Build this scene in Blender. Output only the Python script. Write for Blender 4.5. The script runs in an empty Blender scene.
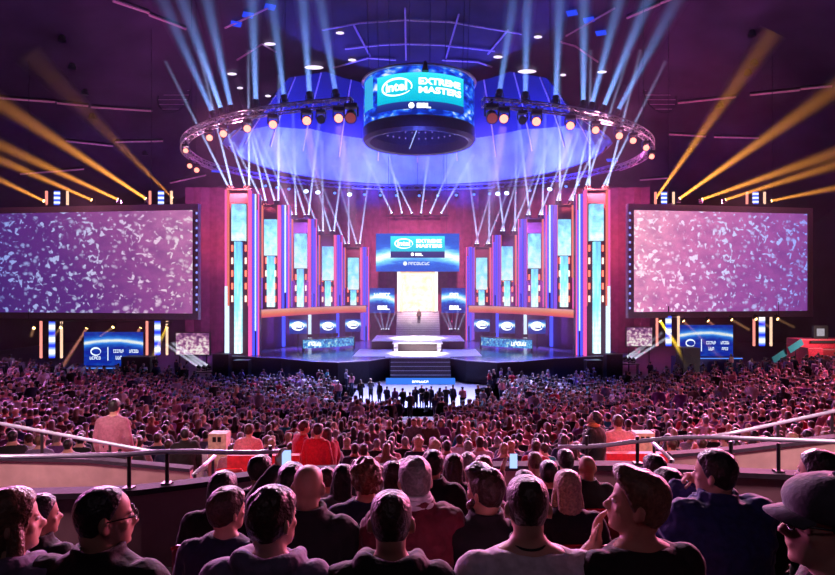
import bpy, bmesh, math, random
import numpy as np
from mathutils import Vector, Matrix, noise, Quaternion
random.seed(7); rng = np.random.default_rng(7)
SC = bpy.context.scene; COL = SC.collection
PI = math.pi; V = Vector
F = 600.0; EYE = 8.8                      # focal length in pixels of the 835 x 575 frame, eye height

def U(px, py, Y):                         # where the line of sight through a photo pixel meets the plane at distance Y
    return V(((px-417.5)/F*Y, Y, EYE+(287.5-py)/F*Y))
def UX(px, Y): return (px-417.5)/F*Y
def UZ(py, Y): return EYE+(287.5-py)/F*Y
def lerp(a, b, t): return a+(b-a)*t
def sstep(t): t = max(0, min(1, t)); return t*t*(3-2*t)
def interp(xs, ys, x): return float(np.interp(x, xs, ys))

# ------------------------------------------------------------------ mesh builder
class MB:
    def __init__(s): s.v = []; s.f = []; s.m = []; s.cur = 0
    def mat(s, i): s.cur = i; return s
    def add(s, vs, fs):
        b = len(s.v); s.v.extend([tuple(p) for p in vs]); s.f.extend([tuple(b+i for i in f) for f in fs]); s.m.extend([s.cur]*len(fs)); return s
    def box(s, lo, hi, M=None):
        x0,y0,z0 = lo; x1,y1,z1 = hi
        vs = [V(p) for p in ((x0,y0,z0),(x1,y0,z0),(x1,y1,z0),(x0,y1,z0),(x0,y0,z1),(x1,y0,z1),(x1,y1,z1),(x0,y1,z1))]
        if M: vs = [M @ p for p in vs]
        return s.add(vs, [(3,2,1,0),(4,5,6,7),(0,1,5,4),(1,2,6,5),(2,3,7,6),(3,0,4,7)])
    def bbox(s, lo, hi, r=.02, M=None):    # box with chamfered edges
        bm = bmesh.new(); bmesh.ops.create_cube(bm, size=1)
        for v in bm.verts: v.co = V([lo[i]+(v.co[i]+.5)*(hi[i]-lo[i]) for i in range(3)])
        bmesh.ops.bevel(bm, geom=bm.edges[:], offset=r, segments=2, affect='EDGES', profile=.6)
        if M: bm.transform(M)
        bm.verts.index_update(); s.add([v.co for v in bm.verts], [[v.index for v in f.verts] for f in bm.faces]); bm.free(); return s
    def loft(s, rings, cap=True, closed=True):
        n = len(rings[0]); b = len(s.v)
        fs = []
        for i in range(len(rings)-1):
            for j in range(n if closed else n-1):
                k = (j+1) % n
                fs.append((i*n+j, i*n+k, (i+1)*n+k, (i+1)*n+j))
        vs = [p for r in rings for p in r]
        if cap:
            fs.append(tuple(range(n-1,-1,-1))); fs.append(tuple((len(rings)-1)*n+j for j in range(n)))
        return s.add(vs, fs)
    def tube(s, pts, rad, n=8, cap=True, flat=1.0, ref=None, closed=False):
        pts = [V(p) for p in pts]; k = len(pts)
        if not hasattr(rad, '__len__'): rad = [rad]*k
        rings = []; up = V(ref) if ref else None
        for i, p in enumerate(pts):
            if closed: d = (pts[(i+1)%k]-pts[i-1])
            else: d = (pts[min(i+1,k-1)]-pts[max(i-1,0)])
            d = d.normalized() if d.length > 1e-9 else V((0,0,1))
            if up is None: up = V((0,0,1)) if abs(d.z) < .9 else V((0,1,0))
            a = (up - d*up.dot(d)); a = a.normalized() if a.length > 1e-6 else d.orthogonal().normalized()
            b = d.cross(a); 
            rings.append([p + (a*math.cos(2*PI*j/n)*flat + b*math.sin(2*PI*j/n))*rad[i] for j in range(n)])
            if ref is None: up = a
        if closed: rings.append(rings[0]); cap = False
        return s.loft(rings, cap)
    def limb(s, pts, rad, n=10, ends=True, flat=1.0, ref=None):     # tube with rounded ends and smooth bends
        pts = [V(p) for p in pts]; P = []; R = []
        k = len(pts)
        for i in range(k-1):
            m = 4
            for j in range(m):
                t = j/m
                p0 = pts[max(i-1,0)]; p1 = pts[i]; p2 = pts[i+1]; p3 = pts[min(i+2,k-1)]
                c = .35
                m1 = (p2-p0)*c; m2 = (p3-p1)*c
                h = (2*t**3-3*t*t+1)*p1 + (t**3-2*t*t+t)*m1 + (-2*t**3+3*t*t)*p2 + (t**3-t*t)*m2
                P.append(h); R.append(lerp(rad[i], rad[i+1], t))
        P.append(pts[-1]); R.append(rad[-1])
        if ends:
            d0 = (P[0]-P[1]).normalized(); d1 = (P[-1]-P[-2]).normalized()
            P = [P[0]+d0*R[0]*.95, P[0]+d0*R[0]*.6] + P + [P[-1]+d1*R[-1]*.6, P[-1]+d1*R[-1]*.95]
            R = [R[0]*.3, R[0]*.8] + R + [R[-1]*.8, R[-1]*.3]
        return s.tube(P, R, n, True, flat, ref)
    def cyl(s, p0, p1, r0, r1=None, n=12): return s.tube([p0, p1], [r0, r0 if r1 is None else r1], n)
    def ball(s, c, r, nu=10, nv=7, M=None):
        r = r if hasattr(r, '__len__') else (r,r,r); rings = []; c = V(c)
        for i in range(nv+1):
            th = PI*(i+.04 if i == 0 else i-.04 if i == nv else i)/nv
            ring = []
            for j in range(nu):
                q = V((math.sin(th)*math.cos(2*PI*j/nu)*r[0], math.sin(th)*math.sin(2*PI*j/nu)*r[1], -math.cos(th)*r[2]))
                ring.append(c + (M @ q if M else q))
            rings.append(ring)
        return s.loft(rings)
    def xform(s, M, start=0):
        for i in range(start, len(s.v)): s.v[i] = tuple(M @ V(s.v[i]))
        return s
    def mesh(s, name, mats=(), smooth=False):
        me = bpy.data.meshes.new(name); me.from_pydata(s.v, [], s.f)
        for m in mats: me.materials.append(m)
        if len(mats) > 1: me.polygons.foreach_set('material_index', s.m)
        if smooth: me.polygons.foreach_set('use_smooth', [True]*len(me.polygons))
        me.update(); return me
    def build(s, name, mats, parent=None, smooth=False, loc=None, rot=None):
        if not isinstance(mats, (list, tuple)): mats = [mats]
        return link(name, s.mesh(name, mats, smooth), parent, loc, rot)

def link(name, data, parent=None, loc=None, rot=None):
    o = bpy.data.objects.new(name, data); COL.objects.link(o)
    if parent: o.parent = parent
    if loc is not None: o.location = loc
    if rot is not None: o.rotation_euler = rot
    return o
def tag(o, label, cat, group=None):
    o['label'] = label; o['category'] = cat
    if group: o['group'] = group
    return o
def thing(name, label, cat, loc=(0,0,0), rz=0, group=None):
    o = link(name, None, None, loc, (0,0,rz)); o.empty_display_size = .2
    return tag(o, label, cat, group)
def struct(o): o['kind'] = 'structure'; return o
def stuff(o, label=None):
    o['kind'] = 'stuff'
    if label: o['label'] = label
    return o
def tmpmesh(mb, voxel, smooth=2, disp=0, dsize=.05, fac=.5):
    me = mb.mesh('tmp'); o = link('tmp', me)
    r = o.modifiers.new('r', 'REMESH'); r.mode = 'VOXEL'; r.voxel_size = voxel; r.use_smooth_shade = True
    if smooth:
        q = o.modifiers.new('s', 'SMOOTH'); q.iterations = smooth; q.factor = fac
    if disp:
        t = bpy.data.textures.get('fold%.3f' % dsize) or bpy.data.textures.new('fold%.3f' % dsize, 'CLOUDS'); t.noise_scale = dsize; t.noise_depth = 1
        d = o.modifiers.new('d', 'DISPLACE'); d.texture = t; d.strength = disp; d.mid_level = .5; d.texture_coords = 'LOCAL'
    dg = bpy.context.evaluated_depsgraph_get()
    out = bpy.data.meshes.new_from_object(o.evaluated_get(dg))
    bpy.data.objects.remove(o); bpy.data.meshes.remove(me)
    out.polygons.foreach_set('use_smooth', [True]*len(out.polygons))
    return out

# ------------------------------------------------------------------ materials
def nodes(name):
    m = bpy.data.materials.new(name); m.use_nodes = True; nt = m.node_tree
    return m, nt, nt.nodes['Principled BSDF'], nt.nodes['Material Output']
def pm(name, col, rough=.6, metal=0, spec=.5, var=.25, scale=12, bump=.0, sheen=0, emit=None, es=0):
    m, nt, b, o = nodes(name)
    b.inputs['Roughness'].default_value = rough; b.inputs['Metallic'].default_value = metal; b.inputs['Specular IOR Level'].default_value = spec
    if sheen:
        b.inputs['Sheen Weight'].default_value = sheen; b.inputs['Sheen Roughness'].default_value = .35
    tc = nt.nodes.new('ShaderNodeTexCoord'); nz = nt.nodes.new('ShaderNodeTexNoise'); nz.inputs['Scale'].default_value = scale; nz.inputs['Detail'].default_value = 3
    nt.links.new(tc.outputs['Object'], nz.inputs['Vector'])
    r = nt.nodes.new('ShaderNodeValToRGB'); r.color_ramp.elements[0].position = .3; r.color_ramp.elements[1].position = .7
    r.color_ramp.elements[0].color = (*[c*(1-var) for c in col], 1); r.color_ramp.elements[1].color = (*[min(1,c*(1+var)) for c in col], 1)
    nt.links.new(nz.outputs['Fac'], r.inputs['Fac']); nt.links.new(r.outputs['Color'], b.inputs['Base Color'])
    if bump:
        bp = nt.nodes.new('ShaderNodeBump'); bp.inputs['Strength'].default_value = bump; bp.inputs['Distance'].default_value = .02
        nt.links.new(nz.outputs['Fac'], bp.inputs['Height']); nt.links.new(bp.outputs['Normal'], b.inputs['Normal'])
    if emit: m.cycles.emission_sampling = 'NONE'; b.inputs['Emission Color'].default_value = (*emit, 1); b.inputs['Emission Strength'].default_value = es
    return m
def em(name, col, strength):
    m, nt, b, o = nodes(name); nt.nodes.remove(b)
    e = nt.nodes.new('ShaderNodeEmission'); e.inputs[0].default_value = (*col, 1); e.inputs[1].default_value = strength
    nt.links.new(e.outputs[0], o.inputs['Surface']); m.cycles.emission_sampling = 'NONE'; return m
def volm(name, dens, col=(1,1,1), aniso=0):
    m, nt, b, o = nodes(name); nt.nodes.remove(b)
    v = nt.nodes.new('ShaderNodeVolumeScatter'); v.inputs['Density'].default_value = dens; v.inputs['Color'].default_value = (*col, 1); v.inputs['Anisotropy'].default_value = aniso
    nt.links.new(v.outputs[0], o.inputs['Volume']); return m
class NT:                                  # small helper to write emission pictures for screens
    def __init__(s, name):
        s.m, s.nt, b, s.out = nodes(name); s.nt.nodes.remove(b)
        s.tc = s.nt.nodes.new('ShaderNodeTexCoord')
        sx = s.nt.nodes.new('ShaderNodeSeparateXYZ'); s.l(s.tc.outputs['Generated'], sx.inputs[0]); s.x, s.y, s.z = sx.outputs
    def l(s, a, b): s.nt.links.new(a, b)
    def math(s, op, a, b=0, c=0, clamp=False):
        n = s.nt.nodes.new('ShaderNodeMath'); n.operation = op; n.use_clamp = clamp
        for i, q in enumerate((a, b, c)):
            if hasattr(q, 'links'): s.l(q, n.inputs[i])
            else: n.inputs[i].default_value = q
        return n.outputs[0]
    def ramp(s, f, stops):
        r = s.nt.nodes.new('ShaderNodeValToRGB'); e = r.color_ramp.elements
        while len(e) < len(stops): e.new(.5)
        for q, (p, c) in zip(e, stops): q.position = p; q.color = (*c, 1)
        s.l(f, r.inputs[0]); return r.outputs[0]
    def mix(s, f, a, b, mode='MIX'):
        n = s.nt.nodes.new('ShaderNodeMix'); n.data_type = 'RGBA'; n.blend_type = mode
        for i, q in ((0, f), (6, a), (7, b)):
            if hasattr(q, 'links'): s.l(q, n.inputs[i])
            elif i == 0: n.inputs[0].default_value = q
            else: n.inputs[i].default_value = (*q, 1)
        return n.outputs[2]
    def vec(s, scale, off=(0,0,0), src='Generated'):
        n = s.nt.nodes.new('ShaderNodeMapping'); n.inputs['Scale'].default_value = scale; n.inputs['Location'].default_value = off; s.l(s.tc.outputs[src], n.inputs[0]); return n.outputs[0]
    def noise(s, vec, scale=1, detail=3, dist=0):
        n = s.nt.nodes.new('ShaderNodeTexNoise'); n.inputs['Scale'].default_value = scale; n.inputs['Detail'].default_value = detail; n.inputs['Distortion'].default_value = dist; s.l(vec, n.inputs['Vector']); return n.outputs['Fac']
    def voro(s, vec, scale=1, feature='F1'):
        n = s.nt.nodes.new('ShaderNodeTexVoronoi'); n.feature = feature; n.inputs['Scale'].default_value = scale; s.l(vec, n.inputs['Vector']); return n.outputs['Distance'], (n.outputs['Color'] if feature == 'F1' else None)
    def done(s, col, strength):
        e = s.nt.nodes.new('ShaderNodeEmission'); s.l(col, e.inputs[0])
        if hasattr(strength, 'links'): s.l(strength, e.inputs[1])
        else: e.inputs[1].default_value = strength
        s.l(e.outputs[0], s.out.inputs['Surface'])
        if not ('footage' in s.m.name or 'drum' in s.m.name): s.m.cycles.emission_sampling = 'NONE'
        return s.m

# plain stuff
M_black = pm('black_paint', (.012,.012,.014), .45)
M_metal = pm('dark_steel', (.05,.05,.06), .35, .8)
M_alu = pm('truss_aluminium', (.62,.62,.66), .3, .9, var=.1)
M_rail = pm('brushed_rail', (.6,.63,.8), .3, .35, var=.1)
M_ceil = pm('ceiling_panels', (.07,.05,.085), .9, var=.4, scale=.25)
M_wall = pm('dark_wall', (.045,.03,.05), .85, var=.4, scale=.4)
M_floor = pm('hall_floor', (.16,.14,.2), .35, var=.2, scale=.6)
M_conc = pm('terrace_concrete', (.04,.03,.04), .8, var=.3, scale=2)
M_beige = pm('beige_board', (.45,.28,.28), .6, var=.12, scale=5)
M_wood = pm('balcony_board', (.34,.2,.24), .6, var=.12, scale=4)
M_lip = pm('dark_ledge', (.04,.03,.05), .75, spec=.25)
M_redseat = pm('red_seat_plastic', (.3,.015,.025), .4)
M_redlit_wall = pm('red_lit_wall_tint', (.6,.03,.05), .6)  # red light of the stair openings put into the wall colour
M_drape = pm('maroon_drape', (.16,.055,.1), .85, var=.3, scale=1.5, bump=.4)
M_deck = pm('gloss_stage_deck', (.16,.14,.26), .22, var=.15, scale=.8)
M_pale = pm('pale_runway', (.75,.72,.72), .35, var=.06, scale=1)
M_fascia = pm('black_stage_fascia', (.035,.03,.045), .6)
M_step = pm('grey_step', (.4,.38,.42), .5)
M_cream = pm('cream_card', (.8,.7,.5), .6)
M_bluecloth = pm('blue_tinted_canopy', (.26,.33,.75), .8, var=.2, scale=.5)  # pale cloth with the blue light mixed into its base colour
# ================================================================== THE SETTING
def ceil_z(x, y): return 41-15*((x/58)**2+((y-48)/55)**2)
def sub_grid(x0, x1, y0, y1, nx, ny, fn):
    b = MB(); vs = [V((lerp(x0,x1,i/nx), lerp(y0,y1,j/ny), 0)) for j in range(ny+1) for i in range(nx+1)]
    for v in vs: v.z = fn(v.x, v.y)
    fs = [(j*(nx+1)+i, (j+1)*(nx+1)+i, (j+1)*(nx+1)+i+1, j*(nx+1)+i+1) for j in range(ny) for i in range(nx)]
    return b.add(vs, fs)
struct(sub_grid(-58, 58, -6, 97, 40, 40, ceil_z).build('ceiling', M_ceil, smooth=True))
struct(MB().box((-58,-6,-.3), (58,97,0)).build('floor', M_floor))
struct(MB().box((-58,96,0), (58,96.5,34)).build('wall_back', M_wall))
struct(MB().box((-58.5,-6,0), (-58,97,34)).build('wall_left', M_wall))
struct(MB().box((58,-6,0), (58.5,97,34)).build('wall_right', M_wall))

# upper stand: one step per row
ROWY = [1.6, 2.32, 3.2, 4.1, 5.0, 5.9, 6.7]
ROWZ = [6.93, 6.74, 6.53, 6.32, 6.1, 5.88, 5.7]
b = MB()
for i, (y, z) in enumerate(zip(ROWY, ROWZ)):
    y0 = y-.42 if i else -4; y1 = ROWY[i+1]-.42 if i < 6 else 7.12
    b.box((-9, y0, 4.4), (9, y1, z))
struct(b.build('floor_upper_stand', M_conc))

# curved balcony wall in front of it with a dark ledge
WALL = [(-9,6.3),(-7,6.32),(-5.2,6.37),(-4.2,6.42),(-3.16,6.5),(-2.36,6.84),(-1.62,7.2),(0,7.38),(1.6,7.45),(2.6,7.45),(3.1,7.33),(3.8,7.17),(4.9,7.0),(6.5,6.85),(9,6.8)]
def wall_y(x): return interp([p[0] for p in WALL], [p[1] for p in WALL], x)
def wall_strip(xs, y_of, z0, z1, t, name, m):
    b = MB(); rings = []
    for x in xs:
        y = y_of(x); zz = z1(x) if callable(z1) else z1
        rings.append([V((x,y-t/2,z0)), V((x,y+t/2,z0)), V((x,y+t/2,zz)), V((x,y-t/2,zz))])
    b.loft(rings); return struct(b.build(name, m))
XS = [lerp(-9,9,i/72) for i in range(73)]
wall_strip(XS, wall_y, 4.4, 6.56, .1, 'wall_balcony', M_wood)
wall_strip(XS, wall_y, 6.56, 6.62, .22, 'trim_balcony_ledge', M_lip)
# landing behind it and the board parapets of its stair openings
struct(MB().box((-14,7.3,4.2), (14,10.75,5.05)).build('floor_landing', M_conc))
def par(pts, name):
    b = MB(); rings = []
    for x, y, z in pts: rings.append([V((x,y-.06,5.05)), V((x,y+.06,5.05)), V((x,y+.06,z)), V((x,y-.06,z))])
    b.loft(rings); return struct(b.build(name, M_beige))
YP = 9.0
par([(-9,YP,6.25),(UX(0,YP),YP,UZ(459,YP)),(UX(90,YP),YP,UZ(461,YP)),(UX(189,YP),YP+.1,UZ(472.5,YP))], 'wall_parapet_left')
par([(UX(672,YP),YP+.1,UZ(458,YP)),(UX(735,YP),YP,UZ(451,YP)),(UX(835,YP),YP,UZ(439,YP)),(9,YP,6.9)], 'wall_parapet_right')
b = MB(); b.box((-9,YP-.09,6.2),(-9+.01,YP+.09,6.28))
# dark caps on the parapets
for nm, pts in (('trim_parapet_left', [(-9,YP,6.25),(UX(0,YP),YP,UZ(459,YP)),(UX(90,YP),YP,UZ(461,YP)),(UX(189,YP),YP+.1,UZ(472.5,YP))]), ('trim_parapet_right', [(UX(672,YP),YP+.1,UZ(458,YP)),(UX(735,YP),YP,UZ(451,YP)),(UX(835,YP),YP,UZ(439,YP)),(9,YP,6.9)])):
    b = MB(); b.loft([[V((x,y-.09,z)),V((x,y+.09,z)),V((x,y+.09,z+.05)),V((x,y-.09,z+.05))] for x,y,z in pts]); struct(b.build(nm, M_lip))
# walls of the two stair openings, the red light put into their colour
struct(MB().box((UX(228,10.4),10.35,5.05),(UX(300,10.4),10.5,UZ(455,10.4))).build('wall_opening_left', M_redlit_wall))
struct(MB().box((UX(606,10.4),10.35,5.05),(UX(690,10.4),10.5,UZ(453,10.4))).build('wall_opening_right', M_redlit_wall))

# the lower stand: terraces in rings round the stage
CY = 60.0
def terr_z(rho): return interp([0,19.5,20.5,28,36,44,48.7,60], [0,0,.15,1.1,2.15,3.47,4.5,6.4], rho)
ROWR = [48.7-.95*i for i in range(42)]
b = MB(); bench = MB()
def arc(rho, z, n=48, amax=1.25): return [V((rho*math.sin(lerp(-amax,amax,i/n)), CY-rho*math.cos(lerp(-amax,amax,i/n)), z)) for i in range(n+1)]
prof = []
for rho in ROWR:
    z = terr_z(rho)
    prof += [(rho+.4, z), (rho-.55, z)]
pr = [arc(r, z) for r, z in prof]
n = len(pr[0])
b.add([p for r in pr for p in r], [(i*n+j, (i+1)*n+j, (i+1)*n+j+1, i*n+j+1) for i in range(len(pr)-1) for j in range(n-1)])
struct(b.build('floor_terraces', M_conc))
for rho in ROWR:
    z = terr_z(rho)
    A = [arc(rho+.36, z), arc(rho+.36, z+.43), arc(rho-.02, z+.43), arc(rho-.02, z)]
    run = []
    for j in range(len(A[0])+1):
        ok = j < len(A[0]) and not (A[0][j].y > 34 and abs(A[0][j].x) < 5.4+(A[0][j].y-36)*.12) and not (A[0][j].y > 49.5 and abs(A[0][j].x) < 21) and A[0][j].y < 57
        if ok: run.append([q[j] for q in A])
        else:
            if len(run) > 1: bench.loft(run)
            run = []
stuff(bench.build('benches', M_redseat), 'long red seat rows of the lower stand, hidden by the crowd sitting on them')
struct(MB().box((-5.2,44.0,.0),(5.2,57.2,.02)).build('floor_aisle', pm('pale_floor', (.2,.22,.32), .5)))
# ================================================================== RAILINGS
def rail_thing(name, label, paths, posts, group=None, r=.028):
    t = thing(name, label, 'railing', paths[0][0], 0, group); o = V(paths[0][0])
    for p in paths: MB().tube([V(q)-o for q in p], r, 10).build('rail', M_rail, t, True)
    for a, c in posts:
        a = V(a)-o; c = V(c)-o
        q = MB(); q.cyl(a, c, .022, n=10); q.box((a.x-.05,a.y-.05,a.z),(a.x+.05,a.y+.05,a.z+.02)); q.build('post', M_black, t)
    return t
def wp(x, z, dy=0): return (x, wall_y(x)+dy, z)
xs = [lerp(-9,-1.6,i/24) for i in range(25)]
rail_thing('handrail', 'blue-white steel handrail on posts along the curved balcony ledge, west of the centre gap', [[wp(x, lerp(6.99,6.84,sstep((x+3)/1.4))) for x in xs]],
           [(wp(x,6.62), wp(x,6.98 if x < -2.7 else 6.92)) for x in (-5.9,-3.13,-2.78,-1.75)])
xs = [lerp(1.75,9,i/24) for i in range(25)]
rail_thing('handrail', 'blue-white steel handrail on posts along the curved balcony ledge, east of the centre gap', [[wp(x, lerp(6.82,7.0,sstep((x-2)/1.6))) for x in xs]],
           [(wp(x,6.62), wp(x,6.96)) for x in (2.1,2.72,3.75,4.27,6.2)])
xs = [lerp(2.0,3.1,i/8) for i in range(9)]
rail_thing('handrail', 'short low white rail bar beside the red lit stair opening', [[(x, 8.1, UZ(464.5, 8.1)) for x in xs]], [((x,8.1,5.05),(x,8.1,UZ(464.5,8.1))) for x in (2.1,3.0)])
rail_thing('handrail', 'sloping steel stair handrail above the pale board parapet on the left', [[U(-40,415.5,9.25), U(0,423.5,9.25), U(150,451,9.25), U(168,452.5,9.25)]],
           [((UX(px,9.25),9.25,5.05), U(px,py,9.25)) for px, py in ((-30,417.5),(42,431.5),(110,443.5))])
rail_thing('handrail', 'sloping steel stair handrail above the pale board parapet on the right', [[U(700,438.5,9.25), U(740,431.5,9.25), U(835,411,9.25), U(870,403,9.25)]],
           [((UX(px,9.25),9.25,5.05), U(px,py,9.25)) for px, py in ((730,433.5),(778,423.5),(832,412))])
rail_thing('handrail', 'slanting stair rail descending through the red opening behind the left ledge', [[U(193,475,8.6), U(215,456,9.2)]], [((UX(195,8.6),8.6,5.05), U(195,474,8.6)), ((UX(213,9.2),9.2,5.05), U(213,458,9.2))])
rail_thing('handrail', 'slanting stair rail descending through the red opening behind the right ledge', [[U(652,442,9.2), U(673,461,8.6)]], [((UX(654,9.2),9.2,5.05), U(654,444,9.2)), ((UX(671,8.6),8.6,5.05), U(671,459,8.6))])

# ================================================================== STAGE
DZ = 2.1
st = thing('stage', 'wide dark stage with glossy purple deck filling the far end of the arena floor', 'stage', (0,58,0))
half = [(2.75,57.3),(3.2,56.9),(4.5,55.2),(7.2,53.9),(9.6,54.6),(13,57),(18.6,58.8),(20.5,60),(20.5,80),(0,80)]
poly = [(-x,y) for x,y in half][::-1][1:] + half[:-1] + [(0,80)]
poly = [(-x, y) for x, y in reversed(half[:-1])] + half[:-1]
b = MB(); N = len(poly)
b.add([V((x,y-58,DZ)) for x,y in poly]+[V((x,y-58,DZ-.12)) for x,y in poly], [tuple(range(N)), tuple(range(2*N-1,N-1,-1))]+[(i,i+N,(i+1)%N+N,(i+1)%N) for i in range(N)])
b.build('deck', M_deck, st)
b = MB(); b.add([V((x*.995,y-58+.05,DZ-.12)) for x,y in poly]+[V((x*.995,y-58+.05,0)) for x,y in poly], [(i,i+N,(i+1)%N+N,(i+1)%N) for i in range(N)])
b.build('fascia', M_fascia, st)
# pale edge trim along the deck lip
b = MB(); b.tube([V((x,y-58-.02,DZ-.03)) for x,y in poly[1:-1]], .035, 6); b.build('edge_trim', pm('pale_edge', (.6,.5,.55), .4), st)
# pale runway
b = MB(); b.box((-3.1,-.6,DZ), (3.1,4.6,DZ+.02)); b.box((-6.3,.2,DZ),(6.3,7.2,DZ+.015)); b.build('runway', M_pale, st)
# platforms
PZ = 2.98
def platform(lo, hi, label=None):
    b = MB(); b.box(lo, (hi[0],hi[1],hi[2]-.06)); o = b.build('platform', pm('brown_riser', (.035,.02,.02), .6), st)
    MB().box((lo[0]-.03,lo[1]-.03,hi[2]-.06),(hi[0]+.03,hi[1],hi[2])).build('platform_top', M_pale, o)
platform((-2.6,4.6,DZ),(2.6,15.4,PZ)); platform((-4.95,7.2,DZ),(-2.64,15.2,PZ)); platform((2.64,7.2,DZ),(5.1,15.2,PZ))
for sx in (-1,1):
    b = MB()
    for k in range(3): b.box((sx*2.25-.22, 4.1-.0+k*.0-.35*(2-k)+.6, DZ), (sx*2.25+.22, 4.58, DZ+.29*(k+1)-.02))
    b.build('corner_steps', M_pale, st)
# rear and front stairs: each tread belongs to the flight
b = MB()
for k in range(11): b.box((-2.62, 15.4+k*.36, DZ), (2.75, 19.6, PZ+(k+1)*.25))
o = b.build('rear_stairs', M_step, st)
for k in range(11): MB().box((-2.62,15.37+k*.36,PZ+(k+1)*.25),(2.75,15.45+k*.36,PZ+(k+1)*.25+.03)).build('tread_nosing', pm('nosing', (.75,.75,.8), .4) if k == 0 else bpy.data.materials['nosing'], o)
b = MB()
for k in range(6): b.box((UX(391,57), -2.9+k*.37, 0.02), (UX(450,57), -.62, (k+1)*DZ/6-.02))
o = b.build('front_stairs', pm('dark_stair', (.14,.1,.12), .5), st)
for k in range(6): MB().box((UX(391,57), -2.93+k*.37, (k+1)*DZ/6-.02),(UX(450,57), -2.86+k*.37, (k+1)*DZ/6+.03)).build('tread_nosing', bpy.data.materials['nosing'], o)
# ================================================================== LETTERING AND SCREENS
def text_geo(txt, bold=.0):
    c = bpy.data.curves.new('t', 'FONT'); c.body = txt; c.align_x = 'LEFT'; c.offset = bold; c.resolution_u = 3
    o = link('t', c); dg = bpy.context.evaluated_depsgraph_get(); me = bpy.data.meshes.new_from_object(o.evaluated_get(dg))
    vs = [v.co.copy() for v in me.vertices]; fs = [tuple(p.vertices) for p in me.polygons]
    bpy.data.objects.remove(o); bpy.data.curves.remove(c); bpy.data.meshes.remove(me)
    x0 = min(v.x for v in vs); x1 = max(v.x for v in vs); y0 = min(v.y for v in vs); y1 = max(v.y for v in vs)
    return [((v.x-x0)/(x1-x0), (v.y-y0)/(y1-y0)) for v in vs], fs
_tc = {}
def put_text(b, txt, x0, x1, z0, z1, y=0, bold=.02):
    if (txt,bold) not in _tc: _tc[(txt,bold)] = text_geo(txt, bold)
    uv, fs = _tc[(txt,bold)]
    return b.add([V((lerp(x0,x1,u), y, lerp(z0,z1,w))) for u, w in uv], fs)
def put_oval(b, cx, cz, rx, rz, w=.13, y=0, n=40, a0=-.35, a1=5.75):      # open oval swoosh
    pi, po = [], []
    for i in range(n+1):
        a = lerp(a0, a1, i/n); k = w*(.45+.9*abs(math.sin(a*.5+.3)))
        po.append(V((cx+rx*math.cos(a), y, cz+rz*math.sin(a)))); pi.append(V((cx+rx*(1-k*.7)*math.cos(a), y, cz+rz*(1-k*1.3)*math.sin(a))))
    return b.add(po+pi, [(i,i+1,n+2+i,n+1+i) for i in range(n)])
def put_disc(b, cx, cz, r, y=0, n=16):
    return b.add([V((cx+r*math.cos(2*PI*i/n), y, cz+r*math.sin(2*PI*i/n))) for i in range(n)], [tuple(range(n))])
def put_marks(b, x0, x1, z0, z1, y, n=6, seed=3):        # writing too small to read: short strokes of letter size
    r = random.Random(seed); p = (x1-x0)/n
    for i in range(n):
        a = x0+i*p; w = p*.78; k = r.randrange(4)
        def q(u0,u1,v0,v1): b.add([V((a+w*u0,y,lerp(z0,z1,v0))),V((a+w*u1,y,lerp(z0,z1,v0))),V((a+w*u1,y,lerp(z0,z1,v1))),V((a+w*u0,y,lerp(z0,z1,v1)))],[(0,1,2,3)])
        q(0,.28,0,1)
        if k != 1: q(.28,1,.8,1)
        if k != 2: q(.28,1,0,.2)
        if k != 0: q(.72,1,.2,.8)
    return b
def logo_card(b, x0, x1, z0, z1, y, bend=None):          # the tournament lettering: oval mark, two words, league mark below
    W = x1-x0; H = z1-z0; s = len(b.v)
    put_oval(b, x0+W*.235, z0+H*.66, W*.175, H*.235, y=y)
    put_text(b, 'intel', x0+W*.115, x0+W*.355, z0+H*.55, z0+H*.79, y, .03)
    put_text(b, 'EXTREME', x0+W*.475, x0+W*.955, z0+H*.69, z0+H*.86, y, .045)
    put_text(b, 'MASTERS', x0+W*.475, x0+W*.965, z0+H*.47, z0+H*.64, y, .045)
    put_disc(b, x0+W*.40, z0+H*.16, H*.075, y); put_text(b, 'ESL', x0+W*.455, x0+W*.6, z0+H*.09, z0+H*.22, y, .05)
    return s
L_white = em('lettering_white', (.95,1,1), 2.2)
L_dim = em('lettering_pale', (.8,.9,1), 1.3)
def mat_card():                                           # cyan card over a dark strip
    t = NT('cyan_card'); col = t.ramp(t.z, [(0,(.02,.03,.16)),(.285,(.03,.04,.2)),(.3,(0,.55,.75)),(.7,(.02,.75,.85)),(1,(.05,.9,.95))]); t.nt.nodes[-1]; return t.done(col, 1.15)
def mat_earth(name, cx=.5, cz=-.9, R=1.55, k=5.0, base=(.005,.03,.3), glow=(.15,.6,1), s=1.2, asp=1.0):
    t = NT(name)
    dx = t.math('MULTIPLY', t.math('SUBTRACT', t.x, cx), asp); dz = t.math('SUBTRACT', t.z, cz)
    d = t.math('SQRT', t.math('ADD', t.math('MULTIPLY', dx, dx), t.math('MULTIPLY', dz, dz)))
    e = t.math('ABSOLUTE', t.math('SUBTRACT', d, R)); g = t.math('SUBTRACT', 1, t.math('MULTIPLY', e, k), clamp=True)
    n = t.noise(t.vec((5,1,9)), 1.4, 4, .6)
    g2 = t.math('POWER', g, 2.2); f = t.math('ADD', g2, t.math('MULTIPLY', t.math('SUBTRACT', n, .45), .45), clamp=True)
    col = t.ramp(f, [(0,base),(.25,(.01,.12,.62)),(.55,glow),(.85,(.75,.95,1)),(1,(1,1,1))])
    return t.done(col, s)
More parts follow.
